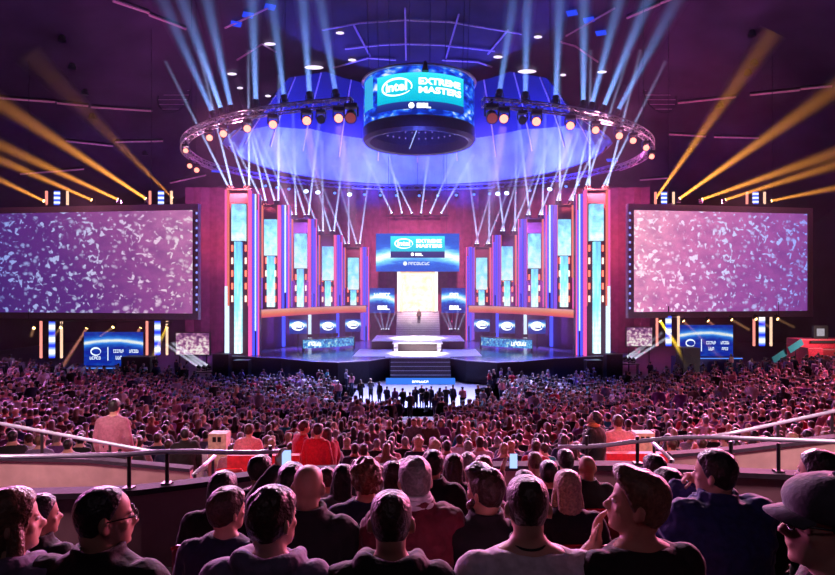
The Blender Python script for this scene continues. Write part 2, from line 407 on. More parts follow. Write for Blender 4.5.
def mat_led(name, seed, top=(.2,.3,.85), mid=(.3,.85,1), s=1.3):
    t = NT(name)
    n = t.noise(t.vec((1.2,1,3.2), (seed,0,seed*1.7)), 1.3, 3, .4); f = t.math('ADD', t.math('MULTIPLY', n, .95), t.math('MULTIPLY', t.math('SUBTRACT', .7, t.z), .35), clamp=True)
    gr = t.math('PINGPONG', t.math('MULTIPLY', t.z, 22), .5)
    col = t.ramp(f, [(.2,top),(.5,mid),(.72,(.75,.95,1)),(.9,(1,1,1))])
    return t.done(t.mix(t.math('MULTIPLY', gr, .5), col, (.15,.5,.9)), s)
def mat_footage(name, flip):
    t = NT(name); x = t.math('SUBTRACT', 1, t.x) if flip else t.x
    base = t.ramp(t.math('ADD', t.math('MULTIPLY', x, .8), t.math('MULTIPLY', t.z, .2)), [(0,(.055,.02,.20) if not flip else (.20,.05,.28)),(.4,(.13,.03,.26) if not flip else (.36,.09,.36)),(.7,(.36,.09,.36) if not flip else (.66,.19,.45)),(1,(.72,.25,.55) if not flip else (.95,.40,.58))])
    blob = None
    for q, (rot, sc, thr0, kind) in enumerate(((.6,(62,1,25),.575,'n'),(-.4,(46,1,32),.575,'n'),(.15,(56,1,33),.31,'v'))):
        wv = t.nt.nodes.new('ShaderNodeMapping'); wv.inputs['Rotation'].default_value = (0,rot,0); wv.inputs['Scale'].default_value = sc; wv.inputs['Location'].default_value = (q*3.1,0,q*1.7); t.l(t.tc.outputs['Generated'], wv.inputs[0])
        big = t.noise(t.vec((3.4+q,1,2.6), (1.3+q*2,0,.4+q)), 1.5, 2)
        if kind == 'n':
            n = t.noise(wv.outputs[0], .66, 1.0, .5)
            bl = t.math('MULTIPLY', t.math('ADD', t.math('SUBTRACT', n, thr0+.06), t.math('MULTIPLY', t.math('SUBTRACT', big, .5), .55)), 13, clamp=True)
        else:
            nz = t.nt.nodes.new('ShaderNodeTexNoise'); nz.inputs['Scale'].default_value = .9; t.l(wv.outputs[0], nz.inputs['Vector'])
            add = t.nt.nodes.new('ShaderNodeMix'); add.data_type = 'VECTOR'; add.inputs[0].default_value = .5; t.l(wv.outputs[0], add.inputs[4]); t.l(nz.outputs['Color'], add.inputs[5])
            d, c = t.voro(add.outputs[1], 1.0)
            bl = t.math('MULTIPLY', t.math('MULTIPLY', t.math('SUBTRACT', t.math('MULTIPLY', t.math('SUBTRACT', big, thr0), 1.5), d), 3.5, clamp=True), .8)
        blob = bl if blob is None else t.math('MAXIMUM', blob, bl)
    dark = t.noise(t.vec((9,1,7), (4,0,2)), 1.5, 4)
    base2 = t.mix(t.math('MULTIPLY', t.math('SUBTRACT', .62, dark), 2.2, clamp=True), base, (.07,.02,.20), 'MIX')
    base3 = t.mix(.45, base2, base)
    hi = t.ramp(x, [(0,(.28,.40,1)),(.45,(.60,.65,1)),(.8,(1,.72,.98)),(1,(1,.85,.95))])
    return t.done(t.mix(t.math('MULTIPLY', blob, .95), base3, hi), 1.25 if flip else .95)
M_card = mat_card()
M_frame = pm('screen_frame_grey', (.5,.4,.5), .5)

def screen(name, label, cat, c0, c1, z0, z1, picture, frame=.0, depth=.3, group=None, fm=None, extra=None):
    # c0, c1: plan positions (x, y) of the two edges as seen from the audience
    a = V((c0[0],c0[1],0)); c = V((c1[0],c1[1],0)); w = (c-a).length; rz = math.atan2(c.y-a.y, c.x-a.x)
    t = thing(name, label, cat, ((a.x+c.x)/2, (a.y+c.y)/2, z0), rz, group); h = z1-z0
    MB().box((-w/2,0,0),(w/2,.03,h)).build('picture', picture, t)
    f = frame
    b = MB(); b.box((-w/2-f,.035,-f),(w/2+f,depth,h+f)); b.build('housing', fm or M_black, t)
    if f:
        b = MB(); b.box((-w/2-f,-.1,-f),(w/2+f,.04,0)); b.box((-w/2-f,-.1,h),(w/2+f,.04,h+f)); b.box((-w/2-f,-.1,0),(-w/2,.04,h)); b.box((w/2,-.1,0),(w/2+f,.04,h)); b.build('frame', fm or M_black, t)
    return t, w, h

# big side screens
def bigscreen(side, label):
    if side > 0: c0 = (UX(633.5,60),60); c1 = (UX(807,63.2),63.2)
    else: c0 = (UX(-12,63.2),63.2); c1 = (UX(193,60),60)
    z0 = UZ(313.5 if side < 0 else 312, 60); z1 = UZ(210,60)
    t, w, h = screen('projection_screen', label, 'screen', c0, c1, z0, z1, mat_footage('crowd_footage_%s' % ('b' if side > 0 else 'a'), side > 0), .62, .4, None, M_frame)
    for x in (-w*.3, w*.3): MB().cyl((x,.2,h+.6),(x,.2,ceil_z(t.location.x,61)-z0),.03,n=6).build('hanging_cable', M_metal, t)
    # little blinking lights along the inner frame edge
    ex = (-w/2-.45) if side > 0 else (w/2+.45)
    for k in range(14): MB().box((ex-.07,-.14,.3+k*h/14),(ex+.07,-.1,.5+k*h/14)).build('edge_light', M_edgeblue, t)
    return t
M_edgeblue = em('edge_blue', (.25,.3,1), 2.0)
bigscreen(-1, 'huge projection screen left of the stage showing violet and pink crowd footage')
bigscreen(1, 'huge projection screen right of the stage showing bright pink crowd footage')

# centre screen over the door, with its lettering
t, w, h = screen('led_screen', 'wide blue LED screen above the glowing stage door', 'screen', (UX(376,76.6),76.6), (UX(459.3,76.6),76.6), UZ(271.5,76.6), UZ(233.5,76.6), mat_earth('blue_planet_wide', .5, -1.5, 2.0, 2.1, base=(.005,.08,.5), asp=1.6, s=1.4), .0, .35)
cw = w*.325
MB().box((-cw,-.06,h*.36),(cw,-.02,h*.93)).build('title_card', M_card, t)
b = MB(); logo_card(b, -cw*.97, cw*.97, h*.36, h*.93, -.075); b.build('lettering', L_white, t)
b = MB(); put_marks(b, -w*.11, w*.15, h*.17, h*.25, -.03, 8, 5); put_disc(b, -w*.15, h*.21, h*.055, -.03); b.build('caption', L_dim, t)
for x in (-w*.35,w*.35): MB().cyl((x,.2,h),(x,.2,ceil_z(0,76)-t.location.z),.03,n=6).build('hanging_cable', M_metal, t)
for s, txt, a, c in ((-1,'FINALS',369.6,394.5),(1,'DAY 2',441.5,466)):
    t, w, h = screen('led_screen', 'small blue LED screen %s of the glowing stage door' % ('left' if s < 0 else 'right'), 'screen', (UX(a,76.4),76.4), (UX(c,76.4),76.4), UZ(313,76.4), UZ(288,76.4), mat_earth('blue_planet_small%s' % ('' if s < 0 else '_b'), .4, -.7, 1.35, 2.6), 0, .3)
    b = MB(); put_text(b, 'ESL', -w*.18, w*.3, h*.13, h*.3, -.04, .05); b.build('lettering', L_white, t)
    b = MB(); put_marks(b, -w*.32 if s < 0 else -w*.16, w*.34 if s < 0 else w*.22, h*.62, h*.8, -.04, 6 if s < 0 else 2, 4+s); b.build('caption', L_white, t)
    MB().box((-.08,.1,-(t.location.z-DZ)),(.08,.25,0)).build('stand', M_metal, t)
# glowing door
dr = thing('stage_door', 'tall cream-white glowing entrance door with golden frame at top of rear stairs', 'door', (UX(417.5,76.9),76.9,PZ+2.78))
dw = (438-397.5)/2/F*76.9; dh = (311-271.5)/F*76.9
def mat_door():
    t = NT('glowing_door'); n = t.noise(t.vec((4,1,6)), 1.2, 2)
    return t.done(t.ramp(n, [(.3,(1,.80,.52)),(.5,(1,.93,.8)),(.7,(1,.98,.92))]), 1.25)
MB().box((-dw*.72,.05,0),(dw*.72,.1,dh*.93)).build('door_panel', mat_door(), dr)
M_gold = pm('gold_frame', (.9,.6,.25), .4, emit=(1,.6,.2), es=.7)
for x in (-1,1): 
    MB().box((min(x*dw*.72,x*dw*.86),-.1,0),(max(x*dw*.72,x*dw*.86),.3,dh)).build('gold_jamb', M_gold, dr)
    MB().box((min(x*dw*.86,x*dw),-.15,0),(max(x*dw*.86,x*dw),.3,dh)).build('white_jamb', em('door_white_tube', (1,.92,.9), 1.5) if x < 0 else bpy.data.materials['door_white_tube'], dr)
MB().box((-dw*.72,-.1,dh*.93),(dw*.72,.3,dh)).build('gold_head', M_gold, dr)

# ------------------------------------------------ LED pillars and fins on both sides of the stage
PIL = [  # distance, screen box, stem, panel (pixels of the left side)
 (58.9,(232,245,204,241),(234.5,241,353.5),(225,250.5,190,359)),
 (63.0,(264.6,276.7,219.5,255.6),(267,274,307),(259.5,280,205,307)),
 (67.5,(294.6,306.3,233.7,268.4),(297,303,307),(289.8,310.3,219,307)),
 (71.5,(322.4,333.3,246.5,280.4),(325,330.4,306),(317.2,336,235,306)),
 (75.3,(348,358.5,257.8,289.6),(350.5,356,305.5),(343,362,247.5,306))]
FIN = [(59.6,251.2,259,194,352),(65.2,280.3,289.3,205,306),(69.5,310.6,316.8,219,306),(73.4,336.6,342.6,235,306),(76.3,362.3,369.2,247,332)]
M_panel = pm('maroon_panel', (.11,.03,.06), .6)
M_dash = em('red_signal_light', (1,.16,.10), 2.6); M_dashw = em('pale_signal_light', (1,.6,.5), 2.4)
M_pink = em('pink_tube', (.95,.12,.5), 1.1); M_orange = em('orange_tube', (1,.22,.16), .9); M_blue = em('blue_tube', (.05,.08,1), 1.5)
M_violet = em('violet_tube', (.28,.10,.9), 1.0); M_ice = em('ice_tube', (.62,.8,1), 1.5); M_finb = pm('fin_body', (.05,.03,.1), .4)
LEDS = [mat_led('led_picture_%s' % 'abcde'[i], i*3.1+1, top=((.16,.2,.75),(.1,.35,.9),(.08,.2,.9),(.1,.4,.95),(.2,.6,.95))[i]) for i in range(5)]
STEMM = mat_led('led_stem_picture', 9.3, (.08,.3,.9), (.25,.9,1), 1.45)
side_name = {-1:'left', 1:'right'}
ordn = ['outermost','second','third','fourth','innermost']
def sx_(px, Y, s): return UX(px, Y)*(-1 if s > 0 else 1)
def span(a, c): return (min(a,c), max(a,c))
for s in (-1,1):
    for i, (Y, bx, sm, pn) in enumerate(PIL):
        gl = (' and full height stem' if i == 0 else '')
        base = 6.57 if i else DZ
        cx = (sx_(pn[0],Y,s)+sx_(pn[1],Y,s))/2
        t = thing('led_tower', '%s LED pillar from outside, %s of the stage, screen box over lit stem' % (ordn[i], side_name[s]), 'LED pillar', (cx, Y, base), 0, 'LED pillars beside the stage')
        X = lambda px: sx_(px,Y,s)-cx
        Z = lambda py: UZ(py,Y)-base
        x0, x1 = span(X(pn[0]), X(pn[1])); zt = Z(pn[2])
        b = MB(); b.box((x0,.5,0),(x1,.8,zt)); b.build('back_panel', M_panel, t)
        q0, q1 = span(X(bx[0]),X(bx[1])); MB().bbox((q0,-.25,Z(bx[3])),(q1,.5,Z(bx[2])),.03).build('screen_box', LEDS[i], t)
        b = MB(); b.box((q0-.06,-.2,Z(bx[3])-.06),(q1+.06,.5,Z(bx[3]))); b.box((q0-.06,-.2,Z(bx[2])),(q1+.06,.5,Z(bx[2])+.06)); b.build('box_rim', M_black, t)
        q0, q1 = span(X(sm[0]),X(sm[1])); MB().box((q0,-.1,max(0.01,Z(sm[2]))),(q1,.5,Z(bx[3])-.06)).build('stem', STEMM, t)
        for e, sg in ((x0,1),(x1,-1)):
            o_, i_ = (M_pink, M_orange)
            a, c = span(e, e+sg*.2); MB().box((a,-.1,(zt*.42 if i == 0 and sg*s < 0 else 0)),(c,.55,zt)).build('edge_tube', o_ if i == 0 else M_violet if sg > 0 else M_pink, t)
            a, c = span(e+sg*.2, e+sg*.28); MB().box((a,-.05,zt*.3),(c,.55,zt)).build('edge_tube', i_, t)
            if i == 0 and sg*s < 0: a, c = span(e, e+sg*.26); MB().box((a,-.12,0),(c,.55,zt*.42)).build('edge_tube', M_ice, t)
        nd = (5,4,4,3,2)[i]; z0 = Z(302); dz = (1.25,1.35,1.25,1.2,1.2)[i]
        for k in range(nd):
            for e, sg in ((x0,1),(x1,-1)):
                a, c = span(e+sg*.52, e+sg*.65)
                if k*dz+z0 < Z(bx[3])+.4: MB().box((a,.3,z0+k*dz),(c,.5,z0+k*dz+.62)).build('signal_light', M_dash if (k+i) % 3 else M_dashw, t)
        MB().box((x0,0,zt),(x1,.8,zt+.08)).build('top_cap', M_black, t)
    for i, (Y, a, c, y0, y1) in enumerate(FIN):
        base = 6.57 if 0 < i < 4 else DZ
        x0, x1 = span(sx_(a,Y,s), sx_(c,Y,s)); W = x1-x0; zt = UZ(y0,Y)-base
        t = thing('light_fin', '%s blue violet light fin counted from outside, %s of the stage' % (ordn[i], side_name[s]), 'light fin', (x0, Y, base), 0, 'light fins between the LED pillars')
        MB().box((0,.1,0),(W,.9,zt)).build('body', M_finb, t)
        seq = [(0,.16,M_violet),(.2,.42,M_blue),(.46,.62,M_ice if i < 2 else M_violet),(.68,.8,M_blue),(.84,1,M_pink)]
        if s > 0: seq = [(1-q,1-p,m) for p,q,m in seq]
        for k, (p, q, m) in enumerate(seq):
            MB().box((p*W,-.02-.1*(k%2),zt*(.0 if k != 2 else .15)),(q*W,.1,zt*(1 if k != 3 else .9))).build('light_tube', m, t)
    # glowing fascia of the gaming booth and its roof
    pts = [(248,60.3),(262,61.8),(290,66.2),(318,70.3),(343,73.6),(366,75.0)]
    P = [V((sx_(px,Y-.9,s),Y-.9,0)) for px, Y in pts]
    t = thing('booth_canopy', 'orange red glowing canopy band over the gaming booth, %s of the stage' % side_name[s], 'canopy', (P[0].x,P[0].y,5.72))
    b = MB(); b.loft([[p-P[0]+V((0,0,0)), p-P[0]+V((0,.35,0)), p-P[0]+V((0,.35,.82)), p-P[0]+V((0,0,.82))] for p in P]); 
    tm = bpy.data.materials.get('canopy_glow')
    if not tm:
        q = NT('canopy_glow'); tm = q.done(q.ramp(q.z, [(0,(.75,.10,.22)),(.35,(1,.20,.14)),(.7,(1,.38,.25)),(1,(1,.45,.55))]), .85)
    b.build('glowing_band', tm, t)
    b = MB(); b.loft([[p-P[0]+V((0,.3,.6)), p-P[0]+V((0,2.6,.6)), p-P[0]+V((0,2.6,.85)), p-P[0]+V((0,.3,.85))] for p in P]); b.build('roof_slab', M_black, t)
    # booth: back wall, posts, desk, logo screens
    bp = thing('booth_backing', 'dark violet back wall of the gaming booth, %s of the stage' % side_name[s], 'booth wall', (sx_(330,73,s),73,DZ))
    b = MB(); Q = [(262,64.6),(290,68.6),(318,72.6),(343,75.6),(366,76.8)]
    b.loft([[V((sx_(px,Y,s)-bp.location.x,Y-73,0)), V((sx_(px,Y,s)-bp.location.x,Y-72.7,0)), V((sx_(px,Y,s)-bp.location.x,Y-72.7,3.6)), V((sx_(px,Y,s)-bp.location.x,Y-73,3.6))] for px, Y in Q]); b.build('panel', pm('booth_violet', (.10,.03,.14), .5) if s < 0 else bpy.data.materials['booth_violet'], bp)
    for k, (px, Y) in enumerate(((284,67.4),(310,71),(338,74.4),(362,76))):
        x = sx_(px,Y,s)-bp.location.x; MB().box((x-.16,Y-73.35,.1),(x+.16,Y-73,3.5)).build('light_tube', (M_blue, M_ice, M_blue, M_violet)[k], bp)
    for k, (px, py, Y) in enumerate(((298,327,66.5),(328,327,70.5),(353,325.5,73.5))):
        c = V((sx_(px,Y,s),Y,UZ(py,Y)-.75))
        t = thing('logo_screen', '%s blue screen with white oval mark inside the gaming booth, %s of the stage' % (('outer','middle','inner')[k], side_name[s]), 'screen', tuple(c), 0, 'logo screens in the booths')
        MB().box((-.95,0,0),(.95,.12,1.55)).build('picture', mat_earth('booth_picture', .5,-.5,1.2,2.5) if not bpy.data.materials.get('booth_picture') else bpy.data.materials['booth_picture'], t)
        b = MB(); put_oval(b, 0,.85,.7,.5,w=.3,y=-.03,n=24); put_text(b,'intel',-.42,.42,.68,1.05,-.03,.05); b.build('lettering', L_white, t)
        MB().box((-.08,.02,-(c.z-DZ)),(.08,.12,0)).build('stand', M_metal, t)
    xa, xb = span(sx_(303,62.5,s), sx_(354,66,s)); 
    t = thing('gaming_desk', 'long curved player desk with blue lit front, %s half of the stage' % side_name[s], 'desk', ((xa+xb)/2,64.2,DZ))
    ln = xb-xa; rot = 0.62 if s < 0 else -.62
    rail = [V((lerp(-ln/2,ln/2,k/8), (-1.7+3.4*k/8)*(1 if s < 0 else -1)+.5*(1-(k/4-1)**2)*-1, 0)) for k in range(9)]
    b = MB(); b.loft([[p+V((0,-.05,.35)),p+V((0,.05,.35)),p+V((0,.05,1.25)),p+V((0,-.05,1.25))] for p in rail]); 
    dm = bpy.data.materials.get('desk_front')
    if not dm:
        q = NT('desk_front'); n = q.noise(q.vec((30,1,3)),1.2,2); dm = q.done(q.ramp(n,[(.35,(.01,.06,.45)),(.5,(.02,.35,.9)),(.62,(.3,.8,1)),(.7,(.9,1,1))]),1.0)
    b.build('front_panel', dm, t)
    b = MB(); b.loft([[p+V((0,-.1,1.25)),p+V((0,.85,1.25)),p+V((0,.85,1.32)),p+V((0,-.1,1.32))] for p in rail]); b.build('table_top', M_black, t)
    for k in (0,8): p = rail[k]; MB().box((p.x-.06,p.y,0),(p.x+.06,p.y+.8,1.25)).build('leg', M_metal, t)
    p = rail[2 if s < 0 else 6]; b = MB(); put_marks(b,p.x-.9,p.x+.7,.6,1.05,p.y-.35,5,8); b.build('lettering', L_white, t)
    for k in range(5):
        p = rail[1+k*3//2 if k < 5 else 7]+t.location
        m = thing('monitor', '%s gaming monitor along the player desk, %s half of the stage' % (('first','second','third','fourth','fifth')[k], side_name[s]), 'monitor', (p.x,p.y+.35,DZ+1.32), 0, 'monitors on the player desks')
        MB().bbox((-.3,0,.12),(.3,.04,.47),.01).build('display', M_black, m); MB().box((-.03,.04,0),(.03,.08,.3)).build('neck', M_metal, m); MB().box((-.12,-.02,0),(.12,.14,.015)).build('foot', M_metal, m)

# backdrop
b = MB(); rings = []
for k in range(61):
    x = lerp(-31,31,k/60); y = 81.2+(.28 if k % 2 else 0)-.0012*x*x
    rings.append([V((x,y,0)),V((x,y+.06,0)),V((x,y+.06,22.2)),V((x,y,22.2))])
b.loft(rings); o = b.build('backdrop_curtain', M_drape); tag(o, 'tall maroon pleated curtain hanging behind the whole stage', 'curtain')
# blue base strip of the front stairs
t = thing('step_light', 'blue glowing base strip with white writing below the front stairs', 'step light', (UX(420.5,54.7),54.7,0))
w = (455-386)/2/F*54.7
MB().box((-w,-.3,0),(w,.35,.5)).build('base_block', em('blue_base', (.05,.22,.95), 1.0), t)
b = MB(); put_marks(b,-.75,.75,.16,.36,-.32,7,9); b.build('lettering', L_white, t)
# ================================================================== OVERHEAD
RC = V((UX(419,54.5),54.5,21.8)); RR = 5.0
sb = thing('hanging_display', 'round blue LED display drum hanging above the arena with cyan tournament card', 'LED display', tuple(RC))
def ringpts(r, z, n=64, a0=0, a1=2*PI): return [V((r*math.cos(lerp(a0,a1,k/n)), r*math.sin(lerp(a0,a1,k/n)), z)) for k in range(n+1)]
def shell(b, prof, n=64):
    rs = [[V((r*math.cos(2*PI*k/n), r*math.sin(2*PI*k/n), z)) for k in range(n)] for r, z in prof]
    return b.loft(rs, cap=False)
def mat_band():
    t = NT('drum_picture'); n = t.noise(t.vec((7,7,6)), 1.6, 4, .5); v, c = t.voro(t.vec((9,9,7)), 1.2)
    blk = t.nt.nodes.new('ShaderNodeTexBrick'); blk.inputs['Scale'].default_value = 3.2; blk.inputs['Mortar Size'].default_value = 0; t.l(t.vec((1,1,1)), blk.inputs['Vector'])
    blk.inputs['Color1'].default_value = (0,0,0,1); blk.inputs['Color2'].default_value = (1,1,1,1)
    f = t.math('ADD', n, t.math('MULTIPLY', t.math('SUBTRACT', .35, v), .35))
    col = t.ramp(f, [(.3,(.005,.02,.3)),(.46,(.01,.06,.85)),(.56,(.03,.25,1)),(.64,(.45,.62,1)),(.72,(.85,.9,1))])
    return t.done(col, 1.15)
b = MB(); shell(b, [(RR-.12,1.3),(RR,1.3),(RR,5.3),(RR-.12,5.3)]); b.build('picture_band', mat_band(), sb)
def bent(b0, R, name, m, parent, zc):      # wrap flat (x, z) lettering round the drum, facing the audience
    for i, p in enumerate(b0.v):
        a = -PI/2+p[0]/R; r = R-p[1]; b0.v[i] = (r*math.cos(a), r*math.sin(a), p[2]+zc)
    return b0.build(name, m, parent)
def grid_quad(b, x0, x1, z0, z1, y, n=24): return b.add([V((lerp(x0,x1,i/n),y,z)) for z in (z0,z1) for i in range(n+1)], [(i,i+1,n+2+i,n+1+i) for i in range(n)])
CWID = 4.15
b = grid_quad(MB(), -CWID*.94, CWID*1.02, 0, 3.0, -.05)
def mat_card2():
    t = NT('cyan_card_round'); col = t.ramp(t.z, [(0,(.01,.02,.2)),(.2,(.02,.04,.3)),(.22,(0,.5,.75)),(.8,(.02,.72,.85)),(1,(.05,.85,.95))]); return t.done(col, 1.2)
bent(b, RR, 'title_card', mat_card2(), sb, 1.75)
bent(grid_quad(MB(), -CWID*1.5, -CWID*1.08, .6, 3.3, -.05, 8), RR, 'side_card', em('cyan_card_side', (.05,.5,.95), 1.0), sb, 1.75)
b = MB(); logo_card(b, -CWID*.92, CWID*1.0, -.25, 3.0, -.09); bent(b, RR, 'lettering', L_white, sb, 1.75)
b = MB(); shell(b, [(RR,1.3),(RR+.1,1.2),(RR+.12,.3),(RR-.1,0),(RR-.55,.1),(RR-.75,.9),(RR-.75,3.2),(RR-.2,3.3)]); b.build('lower_ring', pm('drum_ring', (.12,.12,.3), .35), sb)
MB().add(ringpts(RR-.75,3.1,48)[:-1], [tuple(range(48))]).build('ceiling_disc', M_black, sb)
for k in range(40):
    a = 2*PI*k/40
    for zz in (1.3,1.9): MB().ball((math.cos(a)*(RR-.8),math.sin(a)*(RR-.8),zz+.25), .07, 6, 4).build('ring_bulb', bpy.data.materials.get('ring_bulb') or em('ring_bulb', (.35,.25,.9), .8), sb)
MB().cyl((-.9,RR-.9,.6),(.3,-RR+1.2,1.6),.05,n=8).build('inner_tube', em('inner_tube', (.4,.5,1), 1.2), sb)
b = MB(); shell(b, [(RR+.05,5.3),(RR+.2,5.35),(RR+.2,5.5),(RR-.2,5.5)]); b.build('top_rim', M_alu, sb)
for k in range(8):
    a = 2*PI*k/8+.2; p = V((math.cos(a)*RR*.9,math.sin(a)*RR*.9,5.5)); MB().cyl(p, (p.x*1.1,p.y*1.1,ceil_z(RC.x+p.x*1.1,RC.y+p.y*1.1)-RC.z), .03, n=6).build('hanging_cable', M_metal, sb)
# small black speaker on the face of the drum
MB().tube([(.5,-RR-.25,5.6),(.5,-RR-.25,5.0),(.5,-RR-.25,4.75)], [.1,.24,.3], 10).build('hanging_speaker', M_black, sb)

# ---- lattice trusses
def truss(name, label, pts, sz=.55, mat=None, up=.55, bays=None):
    pts = [V(p) for p in pts]; o = pts[0]; pts = [p-o for p in pts]
    t = thing(name, label, 'truss', tuple(o)); k = len(pts)
    ch = [[], [], [], []]
    for i, p in enumerate(pts):
        d = (pts[min(i+1,k-1)]-pts[max(i-1,0)]).normalized(); sd = V((d.y,-d.x,0)).normalized()
        for c, (a, z) in enumerate(((-1,0),(1,0),(1,1),(-1,1))): ch[c].append(p+sd*(a*sz/2)+V((0,0,z*up)))
    for c in ch: MB().tube(c, .055, 6).build('chord', mat or M_alu, t)
    b = MB()
    for i in range(k-1):
        for a, c in ((0,1),(1,2),(2,3),(3,0)):
            b.cyl(ch[a][i], ch[c][i+1] if i % 2 else ch[c][i+1], .03, n=4); 
            if i % 2 == 0: b.cyl(ch[a][i], ch[c][i], .028, n=4)
    b.build('lacing', mat or M_alu, t)
    for i in (k//6, k//2, k-1-k//6):
        p = pts[i]; MB().cyl((p.x,p.y,p.z+up), (p.x,p.y,ceil_z(o.x+p.x,o.y+p.y)-o.z), .025, n=5).build('hanging_cable', M_metal, t)
    return t
TC = V((0,61,21.6)); TA = 22.6; TF = 19.0; TB = 19.0
def ring_at(az, dz=0, k=1.0):                      # azimuth 0 = towards the audience, positive to the right
    return V((TC.x+TA*k*math.sin(az), TC.y-(TF if abs(az) < PI/2 else TB)*k*math.cos(az), TC.z+dz))
def ring_px(px, front=True):                        # azimuth of the ring point that shows at photo column px
    best = min((abs(417.5+F*ring_at(a).x/ring_at(a).y-px), a) for a in [k*.005*(1 if px > 417.5 else -1) + (0 if front else (PI if px > 417.5 else -PI)) * 0 for k in range(0,330)] ) if front else min((abs(417.5+F*ring_at(a).x/ring_at(a).y-px), a) for a in [(PI-k*.005)*(1 if px > 417.5 else -1) for k in range(0,330)])
    return best[1]
aL0, aL1 = ring_px(352), -PI/2-.25
truss('lattice_truss', 'curved aluminium truss sweeping from the drum to the left carrying warm lamps', [ring_at(lerp(-abs(aL0), aL1, k/34)) for k in range(35)])
truss('lattice_truss', 'curved aluminium truss sweeping from the drum to the right carrying warm lamps', [ring_at(lerp(abs(aL0), PI/2+.25, k/34)) for k in range(35)])
truss('lattice_truss', 'long curved rear truss above the stage carrying blue lamps', [ring_at(a, .2) for a in [lerp(PI/2+.3, 3*PI/2-.3, k/50) for k in range(51)]], mat=pm('blue_truss_metal', (.2,.22,.5), .35, .6))  # rear truss is coloured bluer than the front ones

M_girder = pm('pale_girder', (.8,.62,.72), .5, .3)
# ---- cloth canopy curving round behind the drum, blue light put into its colour
b = MB(); DC = V((0,62,0)); rings = []
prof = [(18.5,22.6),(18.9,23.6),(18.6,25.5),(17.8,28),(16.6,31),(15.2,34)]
for r, z in prof: rings.append([V((DC.x+1.02*(r+.11*(-1)**k)*math.sin(a), DC.y+(r+.11*(-1)**k)*math.cos(a), z)) for k, a in enumerate([lerp(-1.75,1.75,k/216) for k in range(217)])])  # pleats added so grazing light draws streaks
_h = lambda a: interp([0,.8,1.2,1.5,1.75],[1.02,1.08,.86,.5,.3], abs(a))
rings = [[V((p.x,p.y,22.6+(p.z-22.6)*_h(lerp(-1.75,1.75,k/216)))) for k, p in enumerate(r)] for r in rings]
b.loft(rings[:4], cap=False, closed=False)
cn = b.build('canopy', M_bluecloth, None, True)
MB().loft(rings[3:], cap=False, closed=False).build('upper_band', pm('deep_blue_cloth', (.018,.03,.14), .8), cn, True); tag(cn, 'huge blue tinted curved cloth canopy under the roof behind the display drum', 'canopy')
b = MB(); b.tube([V((DC.x+1.02*18.4*math.sin(a), DC.y+18.4*math.cos(a), 22.5)) for a in [lerp(-1.75,1.75,k/72) for k in range(73)]], .12, 6); b.build('canopy_hem', M_metal, cn)
for k in range(13):
    a = lerp(-1.7,1.7,k/12)
    MB().tube([V((DC.x+1.02*(r-.12)*math.sin(a), DC.y+(r-.12)*math.cos(a), 22.6+(z-22.6)*_h(a))) for r, z in prof[2:]], .1, 6).build('canopy_rib', M_girder, cn)
# roof girders above the drum
def girder(label, pts, r=.12, m=None):
    t = tag(MB().tube(pts, r, 6).build('roof_girder', m or M_girder), label, 'girder', 'roof girders')
def CP(px, py): # point of the ceiling seen at a pixel, slightly below it
    d = V(((px-417.5)/F, 1, (287.5-py)/F)); lo, hi = 5, 95
    for _ in range(40):
        m = (lo+hi)/2; p = V((d.x*m, m, EYE+d.z*m))
        if p.z > ceil_z(p.x,p.y)-.35: hi = m
        else: lo = m
    p = V((d.x*lo, lo, EYE+d.z*lo)); return p
GL = [('bent roof girder just above the drum, left part',[(333,68),(368,58),(396,60)]),('bent roof girder just above the drum, right part',[(442,60),(478,62),(492,67)]),
 ('long curved roof girder above the drum, upper one',[(322,30),(360,23),(405,20),(450,22),(522,34)]),
 ('long curved roof girder above the drum, lower one',[(345,49),(380,45),(405,44),(440,45),(495,51)]),
 ('short roof strut, first from left above the drum',[(353,24),(370,56)]),('short roof strut, second from left above the drum',[(405,8),(406,60)]),
 ('short roof strut, third from left above the drum',[(459,14),(446,58)]),('short roof strut, fourth from left above the drum',[(508,30),(488,54)]),
 ('roof girder slanting over the left lamp truss',[(237,60),(262,44),(276,52)]),('roof girder slanting over the right lamp truss',[(560,42),(575,46),(598,62)]),
 ('roof girder crossing high on the left edge of blue beams',[(225,28),(268,8)]),('roof girder crossing high on the right edge of blue beams',[(566,36),(615,8)])]
for l, p in GL: girder(l, [CP(*q) for q in p])
M_cbar = pm('pink_lit_bar', (.75,.5,.55), .4, emit=(.8,.25,.35), es=.10)
BARS = [((113,1),(149,13)),((149,15),(186,29)),((0,98),(55,102)),((57,103),(88,106)),((91,107),(152,111)),((66,141),(113,146)),((115,142),(163,141)),((20,174),(84,169)),
        ((627,18),(660,4)),((661,3),(672,-1)),((678,103),(736,97)),((750,95),(800,90)),((801,89),(832,86)),((669,134),(706,136.5)),((714,137),(759,138)),((170,183),(206,175)),((640,180),(668,178))]
for i, (a, c) in enumerate(BARS):
    s = 'left' if a[0] < 400 else 'right'; p, q = CP(*a), CP(*c); d = (q-p).normalized(); k = sum(1 for x in BARS[:i] if (x[0][0] < 400) == (a[0] < 400))
    t = thing('ceiling_bar', '%s pinkish strip fitting counted from top, on the %s dark ceiling half' % (['first','second','third','fourth','fifth','sixth','seventh','eighth','ninth'][k], s), 'ceiling bar', tuple(p), 0, 'strip fittings under the dark ceiling')
    L = (q-p); MB().tube([V((0,0,0)), L], .14, 6).build('tube', M_cbar, t); MB().tube([V((0,0,.14)), L+V((0,0,.14))], .2, 4).build('tray', M_metal, t)
    for u in (.15,.85): w = p+L*u; MB().cyl(L*u+V((0,0,.3)), L*u+V((0,0,ceil_z(w.x,w.y)-w.z)), .04, n=5).build('hanging_rod', M_metal, t)
